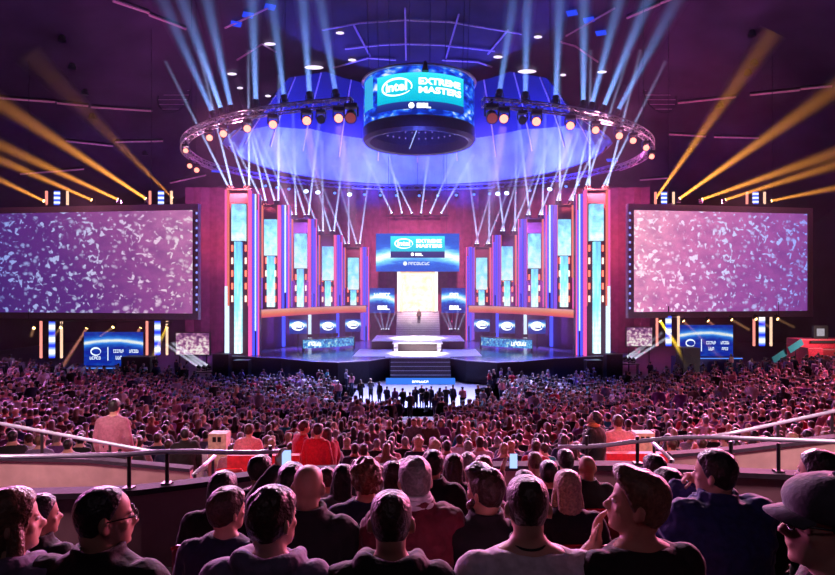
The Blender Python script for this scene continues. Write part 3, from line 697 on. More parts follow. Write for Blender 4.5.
# round lamps lying flat under the ceiling, and small ones
M_lamp = em('ceiling_lamp_glow', (.85,.7,.95), 1.6)
for i, (px, py, r) in enumerate(((314,67.5,1.2),(527,71.5,1.2),(270,44,.7),(498,57,.6),(352,60,.5),(232,74,.6),(602,72,.6),(340,33,.5),(268,96,.4),(240,88,.4),(563,75,.4),(538,37,.5))):
    p = CP(px, py); lb = ('wide white','wide white','small tilted','small tilted')[i] if i < 4 else 'small'
    t = thing('ceiling_lamp', '%s oval ceiling lamp, %s of twelve counted from the left' % (lb, ['fifth','eighth','fourth','seventh','sixth','first','twelfth','x','third','second','eleventh','tenth'][i].replace('x','ninth')), 'ceiling lamp', tuple(p), 0, 'oval ceiling lamps')
    MB().ball((0,0,0), (r,r*.5,.14), 14, 6).build('shade', M_lamp, t); MB().cyl((0,0,.1),(0,0,ceil_z(p.x,p.y)-p.z),.05,n=6).build('hanging_rod', M_metal, t)
M_bpan = em('blue_panel_glow', (.02,.06,.9), 1.2)
for i, (px, py) in enumerate(((270,7),(248,15),(236,24),(217,171),(572,13),(589,20),(612,160),(601,33))):
    p = CP(px, py) if py < 100 else U(px, py, 66); rz = .4 if px < 400 else -.4
    t = thing('blue_panel', 'small blue lit roof panel %s' % ('topmost on the left','second on the left','third on the left','beside left end of lamp truss','topmost on the right','second on the right','beside right end of lamp truss','third on the right')[i], 'roof panel', tuple(p), rz)
    MB().box((-.55,-.6,-.05),(.55,.6,.05)).build('face', M_bpan, t); MB().cyl((0,0,.05),(0,0,ceil_z(p.x,p.y)-p.z),.03,n=5).build('hanging_rod', M_metal, t)
# round ribbed ventilation dishes on the ceiling, left and right
for s in (-1,1):
    p = CP(174 if s < 0 else 660, 95)
    t = thing('roof_vent', 'big dark round ribbed roof vent %s of the lamp trusses' % side_name[s], 'roof vent', tuple(p))
    R = 2.6
    MB().tube([V((R*math.sin(a)*.75, R*math.cos(a)*.5, R*math.cos(a))) for a in [2*PI*k/40 for k in range(40)]], .08, 6, closed=True).build('rim', M_metal, t)
    for k in range(7):
        z = lerp(-.8,.8,k/6)*R; w = math.sqrt(R*R-z*z)*.75; MB().cyl((-w,z*.5,z),(w,z*.5,z),.045,n=5).build('rib', M_girder, t)
# dark ring lamps hanging from the roof at both sides
for i, (px, py) in enumerate(((62,38),(72,66),(85,92),(92,116),(145,153),(752,33),(754,62),(748,72),(690,150),(720,105))):
    p = CP(px, py)
    t = thing('roof_speaker', 'small dark hanging roof speaker, %s on the %s ceiling half' % (('topmost','second','third','fourth','lowest')[i % 5], 'left' if px < 400 else 'right'), 'speaker', tuple(p), 0, 'dark roof speakers')
    MB().tube([(0,0,.3),(0,0,0),(0,0,-.35)], [.2,.35,.4], 10).build('horn', M_metal, t); MB().cyl((0,0,.3),(0,0,ceil_z(p.x,p.y)-p.z),.04,n=5).build('hanging_rod', M_metal, t)
# ================================================================== LAMPS, BEAMS AND HAZE
H_thin = volm('beam_haze', .22); H_soft = volm('beam_haze_soft', .05); H_mid = volm('beam_haze_mid', .1)
LENS = {}
def lens(col, s):
    k = (tuple(round(c,2) for c in col), round(s,1))
    if k not in LENS: LENS[k] = em('lamp_lens_%d' % len(LENS), col, s)
    return LENS[k]
def light(kind, loc, aim, energy, col, size=.1, spot=None, blend=.4, parent=None):
    if kind == 'WASH':                       # a lamp with a limited spread; energy given as for an all-round lamp
        kind = 'DISK'; energy *= .5*(1-math.cos(spot/2)); size = max(size, .15)
    disk = kind == 'DISK'; kind = 'AREA' if disk else kind
    l = bpy.data.lights.new(kind.lower()+'_light', kind); l.energy = energy; l.color = col
    if kind == 'SPOT': l.spot_size = spot; l.spot_blend = blend; l.shadow_soft_size = size
    elif disk: l.shape = 'DISK'; l.size = size*2; l.spread = spot
    elif kind == 'AREA': l.size = size
    else: l.shadow_soft_size = size
    o = link(kind.lower()+'_light', l); o.location = loc
    if aim is not None: o.rotation_euler = (V(aim)-V(loc)).to_track_quat('-Z','Y').to_euler()
    return o
BEAML = []; BEAMO = []
def beam(p, d, L, ang, r0, mat, n=16):
    b = MB(); d = V(d).normalized(); b.tube([(0,0,0), d*L], [r0, r0+L*math.tan(ang)], n)
    o = b.build('light_beam', mat, None, False, tuple(p)); stuff(o, 'hazy beam of a stage lamp'); BEAMO.append(o)
    return o
def lamp(label, pos, aim, r=.16, col=(1,1,1), ls=4, group=None, name='moving_head_lamp', mount='up', energy=0, ang=.02, L=14, hz=None, lcol=None, spot=None, spote=None, parts=True, cat='stage lamp', size=None):
    pos = V(pos); d = (V(aim)-pos).normalized()
    t = thing(name, label, cat, tuple(pos), 0, group)
    Q = d.to_track_quat('Z','Y').to_matrix().to_4x4()
    up = 1 if mount == 'up' else -1
    if parts:
        b = MB(); b.bbox((-r*1.1,-r*.9,up*r*1.7-r*.35),(r*1.1,r*.9,up*r*1.7+r*.35), r*.1)
        if mount == 'up': b.cyl((0,0,r*2),(0,0,r*3),r*.25,n=6)
        b.build('base', M_black, t)
        b = MB()
        for sx in (-1,1): b.box((sx*r*1.15-r*.12,-r*.25,min(0,up*r*1.5)),(sx*r*1.15+r*.12,r*.25,max(0,up*r*1.5)))
        b.build('yoke', M_black, t)
    h = MB().tube([V((0,0,-r*1.3)),V((0,0,-r*.9)),V((0,0,r*.5)),V((0,0,r*.9))], [r*.5,r*.9,r*.95,r*1.05], 12).xform(Q).build('head', M_black, t)
    MB().tube([V((0,0,r*.9)),V((0,0,r*.97))], [r*.9,r*.8], 12).xform(Q).build('lens', lens(col, ls), h)
    s = pos+d*r*1.12
    if energy:
        BEAML.append(light('DISK', s, s+d, energy, lcol or col, r*.8, ang*2)); beam(s+d*.02, d, L, ang*1.05, r*.84, hz)
    if spot: light('WASH', s+d*.02, s+d, spote, lcol or col, size or r*.6, spot)
    return t
ICE = (.42,.52,1.0)
# two lamps on each end of every pillar top, crossing beams going up to the trusses
NTH = ['first','second','third','fourth','fifth','sixth','seventh','eighth','ninth','tenth','eleventh','twelfth','thirteenth','fourteenth','fifteenth','sixteenth','seventeenth','eighteenth','nineteenth','twentieth']
for s in (-1,1):
    k = 0
    for i, (Y, bx, sm, pn) in enumerate(PIL):
        for e, px in enumerate((pn[0]+4, pn[1]-4)):
            x = sx_(px, Y, s); z = UZ(pn[2], Y)+.08+.33
            for q in (0,1):
                tgt = [(-4.2,-4,9.5),(-1.6,-6,10.5)][q] if e == 0 else [(-2.6,-5,10),(.6,-4,10)][q]
                if i >= 2: tgt = (tgt[0]*.55+1.3*(q*2-1), tgt[1], tgt[2])
                p = V((x+(q-.5)*.36*1, Y+.3, z)); a = p+V((tgt[0]*(1 if s < 0 else -1), tgt[1]*.6, tgt[2]))
                lamp('%s up-pointing beam lamp from outside on the %s pillar tops' % (NTH[k], side_name[s]), p, a, .14, (.7,.75,1), 5, 'beam lamps on the pillar tops', mount='down', energy=(28,26,24,22,20)[i]*(1.15 if q else .9), ang=.0135, L=(12.5,12.5,11.5,10.5,10)[i], hz=H_thin, lcol=ICE)
                k += 1
# lamps on a bar behind the stage centre
bar = thing('lamp_bar', 'horizontal lamp bar hung in front of the maroon curtain above the centre screen', 'lamp bar', (0,79.6,18.3))
MB().cyl((-4.2,0,0),(4.2,0,0),.08,n=8).build('pipe', M_metal, bar)
for x in (-3.5,3.5): MB().cyl((x,0,0),(x,0,ceil_z(x,79.6)-18.3),.03,n=5).build('hanging_cable', M_metal, bar)
for k, (px, tx, ty) in enumerate(((392,362,150),(402,384,132),(412,377,140),(421,432,128),(430,462,140),(441,476,150))):
    p = V((UX(px,79.6),79.6,18.3+.32)); lamp('%s up-pointing lamp along the bar over the centre screen' % NTH[k], p, U(tx,ty,73), .14, (.7,.75,1), 5, 'lamps on the centre bar', mount='down', energy=20, ang=.014, L=9.5, hz=H_thin, lcol=ICE)
# small lamps standing on the deck beside the rear stairs
k = 0
for px, tx in ((382,373.5),(384,380),(386,390),(388,396),(450,441),(452,446),(455,458),(458,466)):
    p = V((UX(px,74.5),74.5,PZ+.32 if False else DZ+1.45)); lamp('%s small up-light of the cluster flanking the rear stairs' % NTH[k], p, U(tx,311,74.2), .12, (.75,.8,1), 4, 'deck lamps beside the rear stairs', mount='down', energy=4, ang=.03, L=2.3, hz=H_thin, lcol=ICE, parts=True); k += 1
for s in (-1,1):
    x = (UX(385,74.5) if s < 0 else UX(454,74.5)); t = thing('lamp_stand', 'black low lamp stand %s of the rear stairs' % side_name[s], 'stand', (x,74.5,DZ)); MB().box((-.6,-.2,1.1),(.6,.2,1.18)).build('shelf', M_black, t)
    for q in (-.5,.5): MB().box((q-.04,-.15,0),(q+.04,.15,1.1)).build('leg', M_black, t)
# warm lamps hanging under the two front trusses
WARM = (1,.45,.24)
FR = [(339,111,1,.34),(321,106,0,.3),(307,112,1,.34),(273,113.5,1,.33),(248,120,1,.3),(224,125,1,.3),(210,130.5,1,.28),(197,138,1,.28),(190,143.5,1,.26),(186,147,1,.24)]
for s in (-1,1):
    for k, (px, py, on, r) in enumerate(FR):
        a = ring_px(px if s < 0 else 843-px); p = ring_at(a); p.z = max(TC.z-1.1, min(TC.z-.62, UZ(py, p.y)))
        p.z = TC.z-.75
        tg = V((p.x*.35, 4, 4)); 
        lamp('%s warm glowing lamp from the drum along the %s truss' % (NTH[k], side_name[s]) if on else 'unlit black lamp beside the first warm lamp of the %s truss' % side_name[s],
             p, tg, r, (1,.27,.2) if on else (.05,.05,.1), 3.0 if on else .2, 'lamps under the front trusses', energy=0, spot=.85 if on and k % 2 == 0 else None, spote=2400, lcol=(1,.55,.72))
        if on and k in (0,2,3): d_ = V((1.2*(1 if s < 0 else -1),6,-12)); BEAML.append(light('DISK', p+V((0,.2,-.5)), p+d_, 26, (1,.5,.85), .3, .16)); beam(p+V((0,.25,-.52)), d_, 19, .08, .32, H_soft)
    # the big dark follow-spots at the inner truss ends
    p = ring_at(ring_px(353 if s < 0 else 490)); p = V((p.x*1.02,p.y,TC.z-.7))
    lamp('big dark round follow spot at the inner end of the %s truss' % side_name[s], p, p+V((0,-3,-2)), .42, (.25,.04,.04), 1.0, None, 'follow_spot', cat='spotlight')
# blue lamps under the rear truss
RB = [265,277,289,306,318,335,349,364,380,396,419,438,456,474,490,498,507,530,550,566,578]
for k, px in enumerate(RB):
    p = ring_at(ring_px(px, False), -.45); big = px in (306,318,349,498,507,550)
    lamp('%s blue lamp counted from the left along the rear truss' % (NTH+['twenty-first'])[k], p, V((p.x*.6,60,2)), .34 if big else .22, (.45,.62,1) if big else (.08,.2,1), 5 if big else 2.4, 'blue lamps under the rear truss', spot=1.0 if big else None, spote=9000, lcol=(.25,.27,1))
# wide blue beams rising from the front trusses to the roof
for k, (px, tx, ty, e) in enumerate(((213,163,0,.8),(222,186,10,1.2),(231,205,-10,1.0),(256,252,-10,1.1),(285,272,0,.8),(310,303,0,.9),(335,322,10,.6),(500,512,10,.6),(525,527,0,.8),(556,560,-5,.9),(583,584,-10,1.1),(592,622,-10,1.0),(603,648,0,1.2),(617,671,10,.8))):
    a = ring_px(px); p = ring_at(a, 1.0); tg = U(tx, ty, p.y+4); d = (tg-p).normalized()
    lamp('%s upward blue wash lamp counted from the left on the front trusses' % NTH[k], p, tg, .24, (.3,.45,1), 3, 'upward blue lamps on the front trusses', mount='down', energy=e*42, ang=.062, L=17, hz=H_mid, lcol=(.2,.38,1))
# orange lamps above and below the side screens
ORG = (1,.34,.05)
for s, L_ in ((-1, [(45,-8,176,.6),(93,5,162,.9),(119,15,152,1.1),(147,56,140,1.5),(173,112,138,1.7)]), (1, [(655,722,104,1.9),(678.5,760,142,1.6),(701,795,167,1.2),(724,835,165,.9),(770,860,183,.6)])):
    for k, (px, tx, ty, e) in enumerate(L_):
        Y = 60.4+abs(px-417.5-(-215 if s < 0 else 215))/215*3
        p = U(px, 200.5, Y); p.z = UZ(210,60)+.62+.6
        lamp('%s orange beam lamp counted from the left on top of the %s projection screen' % (NTH[k], side_name[s]), p, U(tx, ty, Y-6), .17, (1,.62,.25), 8, 'orange lamps above the projection screens', mount='down', energy=e*62, ang=.062, L=17, hz=H_mid, lcol=ORG)
for s, L_ in ((-1, [(34,327.5,30,340,.2,0),(61.5,327,50,340,.3,0),(87.5,327,56,377,.9,1),(114,326.5,96,340,.4,0),(141.5,326.5,105,378,.9,1),(167.5,326,146,374,2.2,2)]), (1, [(659.5,320,681,352,2.2,2),(682.5,320,712,350,.6,1),(707,320,738,345,.6,1),(730.5,319,760,336,.4,0),(755,318.5,775,330,.3,0),(776.5,318.5,800,330,.2,0)])):
    for k, (px, py, tx, ty, e, md) in enumerate(L_):
        Y = 60.2+abs(px-417.5-(-215 if s < 0 else 215))/215*3.2
        p = U(px, py, Y); tg = U(tx, ty, Y-2.5)
        lamp('%s small orange lamp counted from the left under the %s projection screen' % (NTH[k], side_name[s]), p, tg, .17, (1,.6,.2), 7, 'orange lamps under the projection screens', energy=e*14, ang=.05 if md < 2 else .075, L=(2.0,5.2,5.6)[md], hz=H_mid if md < 2 else H_thin, lcol=((1,.45,.2),(1,.35,.25),(1,.62,.03))[md])
    pp = thing('lamp_bar', 'thin black lamp pipe under the %s projection screen' % side_name[s], 'lamp bar', (UX(34 if s < 0 else 655,62),61.2,UZ(322 if s < 0 else 315,61)))
    xs_ = (UX(25,63.2)-pp.location.x, UX(172,60.4)-pp.location.x) if s < 0 else (UX(655,60.4)-pp.location.x, UX(782,63)-pp.location.x)
    MB().cyl((xs_[0],(1.9 if s < 0 else -.7),0),(xs_[1],(-.7 if s < 0 else 1.7),0),.05,n=6).build('pipe', M_metal, pp)
    for q in (.1,.9): MB().cyl((lerp(*xs_,q),(0),0),(lerp(*xs_,q),0,1.3),.03,n=5).build('hanging_clamp', M_metal, pp)
# thin white lamps at the stage wings
for s, L_ in ((-1, [(199,367,170,347),(204,367.5,176,346),(209,366.5,170,341)]), (1, [(625,358,661,335),(629,359,664,331),(633,359.5,668,337)])):
    for k, (px, py, tx, ty) in enumerate(L_):
        p = U(px,py,56.6); lamp('%s low white beam lamp at the wing %s of the stage' % (NTH[k], side_name[s]), p, U(tx,ty,58), .16, (.8,.85,1), 5, 'white lamps at the stage wings', mount='down', energy=8, ang=.02, L=4.4, hz=H_thin, lcol=(.75,.8,1))
    x = UX(204 if s < 0 else 629, 56.6); z = UZ(368 if s < 0 else 360,56.6)-.34
    t = thing('lamp_stand', 'black lamp table at the wing %s of the stage' % side_name[s], 'stand', (x,56.6,0)); MB().box((-.9,-.25,z-.08),(.9,.25,z)).build('shelf', M_black, t)
    for q in (-.8,.8): MB().box((q-.04,-.2,0),(q+.04,.2,z-.08)).build('leg', M_black, t)
# LED light frames above and below the side screens
M_wb = NT('white_blue_blobs'); _f = M_wb.math('PINGPONG', M_wb.math('MULTIPLY', M_wb.z, 3), .5); M_wb = M_wb.done(M_wb.ramp(_f, [(.08,(.02,.05,.9)),(.25,(.3,.45,1)),(.4,(1,1,1))]), 1.4)
M_redt = em('red_white_tube', (1,.30,.25), 1.3); M_grn = em('warm_pale_tube', (1,.62,.42), 1.3)
def frame_light(label, xs3, y0, y1, Y, ptop=None, hang=True):
    p = U(xs3[1], y1, Y); t = thing('light_tower', label, 'light frame', tuple(p), 0, 'LED light frames round the projection screens'); h = (y1-y0)/F*Y; q = Y/F
    for k in (0,2): MB().cyl(((xs3[k]-xs3[1])*q,0,0),((xs3[k]-xs3[1])*q,0,h),.13,n=8).build('light_tube', M_redt if k == 0 else M_grn, t)
    MB().box((-2.6*q,-.1,.0),(2.6*q,.1,h)).build('light_panel', M_wb, t)
    z = h if hang else 0
    MB().box(((xs3[0]-xs3[1])*q,-.05,z),((xs3[2]-xs3[1])*q,.05,z+.1)).build('cross_bar', M_metal, t)
    if hang: MB().box((-.05,-.04,h),(.05,.04,h+1.0)).build('hanging_rod', M_metal, t)
    else: MB().box((-.05,-.04,-(p.z-UZ(210,60)-.6)),(.05,.04,0)).build('rod', M_metal, t)
frame_light('small red white light frame on the left screen top, outer one', (46.5,57,67.5), 191, 205, 62.6, hang=False)
frame_light('small red white light frame on the left screen top, near the stage', (150,161,171.5), 191, 205, 60.7, hang=False)
frame_light('small red white light frame on the right screen top, near the stage', (655.5,664,673.5), 192, 204, 60.5, hang=False)
frame_light('small red white light frame on the right screen top, outer one', (747,755.5,764.5), 192, 204, 62.5, hang=False)
frame_light('tall light frame hanging under the left screen, outer one', (41,52,61.5), 321, 358, 62.7)
frame_light('tall light frame hanging under the left screen, near the stage', (147,157.5,167), 321, 355, 60.7)
frame_light('tall light frame hanging under the right screen, near the stage', (657,668.5,678.5), 316, 346, 60.6)
frame_light('tall light frame hanging under the right screen, outer one', (754,762,771), 313, 346, 62.6)
# ---- slab of haze before the trusses, shaped as a veil over the view
hz = MB().box((-40,23,5.6),(40,40.5,27)).build('haze', volm('arena_haze', .006, (.95,.9,1)), None); HAZE = hz; stuff(hz, 'thin slab of stage haze hanging in front of the trusses')
# ---- unseen wash lights without fixtures, added to brighten parts of the hall
S = lambda loc, aim, e, col, spot=1.0, size=.4, blend=.7: light('WASH', loc, aim, e*1.25, col, size, spot*1.1)
for s in (-1,1):
    S((s*30,66,19), (s*22,34,2), 130000 if s > 0 else 90000, (1,.18,.46) if s > 0 else (.85,.24,.75), 1.1)
    S((s*44,50,14), (s*14,26,3), 36000 if s > 0 else 24000, (1,.2,.4) if s > 0 else (.8,.2,.65), 1.0)
    S((s*9,43,21), (s*2.5,4,7.2), 8500, (1,.55,.9), .36)
    S((s*24,48,19), (s*1,4,7.3), 7000, (1,.35,.62), .34)
    S((s*6,60,20.8), (s*4,46,0), 42000, (.55,.5,1), .8)
    S((s*12,62,20), (s*13,72,4), 26000, (.35,.16,1), 1.0)          # stage wash
    S((s*5,60,21), (s*3,80,12), 20000, (1,.25,.45), .8)            # curtain wash
    S((s*17,56,20), (s*26,90,9), 26000, (.9,.16,.2), .9)          # side wall wash
    S((s*30,40,14), (s*34,66,36), 1600, (.55,.09,.75), 1.5)       # roof wash
    S((s*20,60,20), (s*26,62,36), 2000, (.75,.12,.6), 1.5)
    for k in range(11):                                               # added unseen lamps: streaks down the cloth, and two wide blue floods
        a = (k+.5)/11*1.5*s; hh = _h(a); q = lambda r, z: V((DC.x+1.02*r*math.sin(a), DC.y+r*math.cos(a), 22.6+(z-22.6)*hh))
        S(q(15.7,31.3), q(18.5,24.2), 1500, (.36,.5,1), .42, .15)
        if k in (2,7): S(V((DC.x+14*math.sin(a), DC.y+13*math.cos(a), 21.3)), q(18.2,26.5), 11000, (.06,.07,1), 2.0, .8)
    light('AREA', ((-2.6 if s < 0 else 3.6),9.5,7.0), ((-2.6 if s < 0 else 3.7),10.4,5.4), 15, (1,.06,.10), .6)  # red light added over each stair opening
    S((s*5.2,6.8,10.2), (s*5.6,9,5.7), 600, (1,.6,.62), 1.2); S((s*6.2,5.4,9.4), (s*3.0,7.2,5.9), 240, (1,.5,.62), .9)  # added over the front rows to brighten parapets and balcony wall
    S((s*19,51,16), (s*16,50,22), 7000, (1,.35,.6), 1.2)  # pink light added below the lamp trusses
S((0,62,21.5), (0,61,2), 80000, (1,.92,.95), .30); S((0,62,21.5), (0,69,3), 70000, (1,.92,.95), .32)
S((0,60,21.4), (0,44,0), 30000, (.6,.7,1), .42)
S((0,-2.5,13), (0,4,7.2), 18, (.9,.6,.85), 1.3)  # unseen fill added behind the camera for the nearest backs
S((40,43,10), (UX(816,50),50,4.5), 4000, (1,.7,.7), .5)  # added only to brighten the red booth
S((0,44,14), tuple(RC+V((0,0,2))), 5000, (.1,.15,1), .5)  # blue light added for the drum and its lower ring
S((0,70,20), (0,78,5), 16000, (1,.9,.85), .5)

for s in (-1,1): S((s*15,57,13), (s*12.5,52.5,0), 9000, (.12,.12,1), .9)  # blue light added on the floor before the stage sides
GLOW = []  # added unseen lights that brighten only the haze slab
for s in (-1,1):
    GLOW.append(S((s*15,42.5,22), (s*7,35,11), 9000, (1,.25,.6), 1.0, 1.2))
    GLOW.append(S((s*5,41.5,20), (s*3,33,9), 6000, (.6,.3,1), 1.0, 1.2))
    GLOW.append(S((s*22,42.5,15), (s*19,33,11), 2200, (1,.3,.4), .9, 1.2))
    GLOW.append(S((s*9,42.5,8), (s*8,35,17), 3500, (.5,.3,1), 1.1, 1.5))
# ================================================================== PEOPLE
HZ = 1.10                                     # chin height of the seated figure
HEAD = [(0.0,.034,.086,.030),(.012,.046,.096,.0),(.03,.056,.100,-.035),(.055,.0625,.100,-.068),(.085,.068,.099,-.086),(.115,.0725,.095,-.097),(.14,.0755,.097,-.102),(.165,.076,.096,-.102),(.19,.071,.085,-.094),(.21,.058,.066,-.078),(.224,.040,.042,-.056),(.232,.018,.014,-.028)]
def head_ring(z, off=0, n=24):
    zs = [h[0] for h in HEAD]; a = interp(zs,[h[1] for h in HEAD],z)+off; yf = interp(zs,[h[2] for h in HEAD],z)+off; yb = interp(zs,[h[3] for h in HEAD],z)-off
    cy = (yf+yb)/2; by = (yf-yb)/2; r = []
    for j in range(n):
        t = 2*PI*j/n; c, s = math.cos(t), math.sin(t)
        k = .86 if s > 0 else .95
        r.append(V((a*math.copysign(abs(c)**k, c), cy+by*math.copysign(abs(s)**k, s), z)))
    return r
def head_matrix(yaw, pitch, roll, y=.0):
    return Matrix.Translation((0,y,HZ+.02)) @ Matrix.Rotation(yaw,4,'Z') @ Matrix.Rotation(-pitch,4,'X') @ Matrix.Rotation(roll,4,'Y') @ Matrix.Translation((0,0,-.02))
def build_head(b, M, fine=True):
    s = len(b.v)
    zs = [0.0,.008,.02,.035,.055,.075,.095,.115,.14,.165,.185,.2,.212,.222,.229,.232] if fine else [0,.03,.07,.115,.16,.195,.22,.232]
    b.loft([head_ring(z, 0, 24 if fine else 12) for z in zs])
    if fine:
        b.limb([(0,.094,.128),(0,.106,.10),(0,.119,.083)], [.009,.012,.015], 8)         # nose
        for sx in (-1,1):
            b.ball((sx*.011,.109,.078), (.011,.012,.009), 8, 5)
            b.ball((sx*.03,.088,.133), (.022,.014,.007), 8, 5)                                # brow
            b.ball((sx*.046,.066,.088), (.022,.02,.02), 8, 5)                                # cheek
            Q = Matrix.Rotation(sx*.45,4,'Z') @ Matrix.Rotation(-.15,4,'X')
            b.ball((sx*.083,-.012,.107), (.011,.021,.034), 10, 7, Q)                          # ear
            b.ball((sx*.08,-.004,.079), (.009,.01,.012), 8, 5)
        b.ball((0,.1,.053), (.024,.011,.0065), 8, 5); b.ball((0,.098,.043), (.021,.011,.007), 8, 5)   # lips
        b.ball((0,.09,.012), (.02,.014,.016), 8, 5)
    b.xform(M, s)
def torso_rings(w=1.0, dz=0, off=0, fat=1.0, z0=.43, z1=1.11, lean=0.0, n=20):
    T = [(.43,.0,.165,.125),(.50,-.005,.185,.135),(.58,-.03,.178,.128),(.68,-.05,.168,.122),(.80,-.06,.175,.122),(.90,-.055,.190,.122),(.975,-.045,.203,.112),(1.02,-.035,.195,.092),(1.048,-.027,.16,.078),(1.07,-.02,.112,.068),(1.09,-.012,.076,.062),(1.11,-.004,.064,.060)]
    R = []
    for z, y, a, d in T:
        if z < z0-1e-6 or z > z1+1e-6: continue
        zz = tz(z, dz); y2 = y+lean*max(0,zz-.5)
        f = fat if .5 < z < .95 else 1
        R.append([V(((a*w+off)*math.cos(2*PI*j/n), y2+(d*f+off)*math.sin(2*PI*j/n)*(1.0), zz)) for j in range(n)])
    return R
def tz(z, dz): return z+dz*max(0, min(1, (z-.45)/.5))
def hand(b, wrist, d, nrm, side, curl=.5, r=.0085, spread=.12):
    d = V(d).normalized(); nrm = V(nrm); nrm = (nrm-d*nrm.dot(d)).normalized(); lat = d.cross(nrm).normalized()*side     # lat points to the thumb side
    w = V(wrist)
    for u in (-.024,-.008,.008,.024): b.limb([w+lat*u*.6+d*.005, w+d*.045+lat*u, w+d*.088+lat*u], [.016,.0145,.0125], 8)
    L = [.072,.082,.077,.06]
    for k, u in enumerate((.03,.011,-.009,-.028)):
        p = w+d*.088+lat*u; q = d; pts = [w+d*.06+lat*u*.9, p]; rr = [r*1.15,r*1.12]
        q = (d+lat*u*spread*8).normalized()
        for j, f in enumerate((.42,.32,.26)):
            an = curl*(.7,1.0,.8)[j]; q = (q*math.cos(an)+nrm*math.sin(an)).normalized(); p = p+q*L[k]*f; pts.append(p); rr.append(r*(1.0-.1*j))
        b.limb(pts, rr, 7)
    t0 = w+d*.02+lat*.02; t1 = w+d*.05+lat*.045+nrm*.012; t2 = t1+(d*.75+lat*.45+nrm*.3).normalized()*.034; t3 = t2+(d*.9+lat*.05+nrm*.35).normalized()*.028
    b.limb([t0,t1,t2,t3], [.015,.0125,.0105,.0085], 7)
def arm_pts(side, pose, dz, w=1.0, lean=0):
    sh = V((side*.178*w, -.04+lean*.5, tz(1.0,dz)))
    if pose == 'lap': el = V((side*.25*w, .02+lean*.3, tz(.76,dz))); wr = V((side*.125, .25, .66)); d = (-.35*side,.9,-.25); nr = (0,0,-1)
    elif pose == 'mouth': el = V((side*.21, .17, tz(.86,dz))); wr = V((side*.092,.165,HZ+dz-.10)); d = (-.15*side,-.02,1); nr = (-side*.6,-.7,0)
    elif pose == 'clasp': el = V((side*.23,.17,tz(.8,dz))); wr = V((side*.05,.28,HZ+dz-.09)); d = (-.25*side,-.1,1); nr = (-side*.8,-.5,0)
    elif pose == 'phone': el = V((side*.30,.16,tz(1.04,dz))); wr = V((side*.16,.32,HZ+dz+.13)); d = (-.25*side,.1,1); nr = (-side*.2,.2,0.2); nr = (-side*.7,-.6,0)
    elif pose == 'hang': el = V((side*.24*w,-.05,tz(.74,dz))); wr = V((side*.25*w,.03,tz(.50,dz))); d = (0,.1,-1); nr = (-side,0,0)
    elif pose == 'front': el = V((side*.26*w,.02,tz(.76,dz))); wr = V((side*.07,.2,tz(.72,dz))); d = (-.8*side,.5,.1); nr = (0,-.9,.1)
    return sh, el, wr, V(d), V(nr)
def hair_thick(x, y, z, kind, th):
    zl = interp([-.12,-.06,-.005,.02,.045,.07,.1],[.022,.045,.085,.105,.155,.182,.198], y)
    if kind == 'recede': zl = interp([-.12,-.05,.0,.03,.06,.1],[.03,.05,.1,.15,.2,.24], y)
    if kind in ('long','bob'): zl = interp([-.12,-.02,.02,.045,.065,.1],[-.02,-.02,.0,.09,.175,.2], y)
    k = sstep((z-zl)/.022+.5); return lerp(-.012, th, k)
def hair_mesh(kind, M, seed, vox=.006):
    rn = random.Random(seed); b = MB()
    th = {'buzz':.005,'recede':.005,'short':.014,'quiff':.016,'curly':.03,'long':.02,'bob':.022,'bun':.014,'fringe':.018}[kind]
    zs = [lerp(.0,.2315,sstep(i/34)*.5+i/34*.5) for i in range(35)]; n = 56; rings = []
    cc = V((0,-.003,.11)); so = V((seed*3.7, seed*1.3, 0))
    fr = {'curly':55,'quiff':38,'short':45,'long':30,'bob':28,'fringe':40}.get(kind, 60); am = {'curly':.018,'quiff':.008,'short':.006,'buzz':.0012,'recede':.001,'long':.004,'bob':.004,'fringe':.007}.get(kind,.004)
    for z in zs:
        r = []
        for p in head_ring(z, 0, n):
            t = hair_thick(p.x, p.y, p.z, 'recede' if kind == 'recede' else kind, th)
            if t > 0:
                q = noise.noise(V((p.x*fr, p.y*fr*.6, p.z*fr*.5))+so); t += am*q*(1.6 if kind == 'curly' else 1.2)
                if kind == 'quiff' and p.y > 0 and p.z > .17: t += .03*sstep((p.y)/.06)*sstep((p.z-.17)/.03)
                if kind == 'fringe' and p.y > .03: t += .006
            d = V((p.x, p.y-cc.y, p.z-cc.z)); d = V((d.x,d.y,d.z*.9)).normalized()
            r.append(p+d*t)
        rings.append(r)
    b.loft(rings)
    if kind in ('long','bob'):
        zb = -.16 if kind == 'long' else -.03
        rs = []
        for i in range(14):
            u = i/13; z = lerp(.16, zb, u); a = lerp(.087,.094 if kind == 'bob' else .082, math.sin(u*2.2)); d = lerp(.062,.036,u); yc = lerp(-.045,-.062 if kind == 'bob' else -.085,u); e = []
            for j in range(40):
                an = 2*PI*j/40; wv = .0035*math.sin(an*13+seed)+.003*noise.noise(V((an*3,z*30,seed)))
                e.append(V(((a+wv)*math.cos(an), yc+(d+wv)*math.sin(an), z)))
            rs.append(e)
        b.loft(rs)
    if kind == 'long':
        for sx in (-1,1): b.limb([(sx*.072,.012,.13),(sx*.084,.012,.05),(sx*.09,.005,-.04),(sx*.075,.01,-.15)],[.022,.03,.032,.018],10)
    if kind == 'bun': b.ball((0,-.1,.17),(.04,.035,.04),14,9)
    if kind == 'curly':
        for k in range(120):
            a = rn.uniform(0,2*PI); z = rn.uniform(.02,.235); 
            p = rn.choice(head_ring(min(z,.231),.012,40))
            if p.y > .05 and p.z < .19 or hair_thick(p.x,p.y,p.z,'curly',1) < .5: continue
            b.ball(p, rn.uniform(.012,.02), 7, 5)
    b.xform(M)
    me = tmpmesh(b, vox, 1)
    return me
SKINS = [pm('skin_light', (.62,.36,.27), .5, var=.08, scale=20), pm('skin_tan', (.50,.27,.19), .5, var=.08, scale=20)]
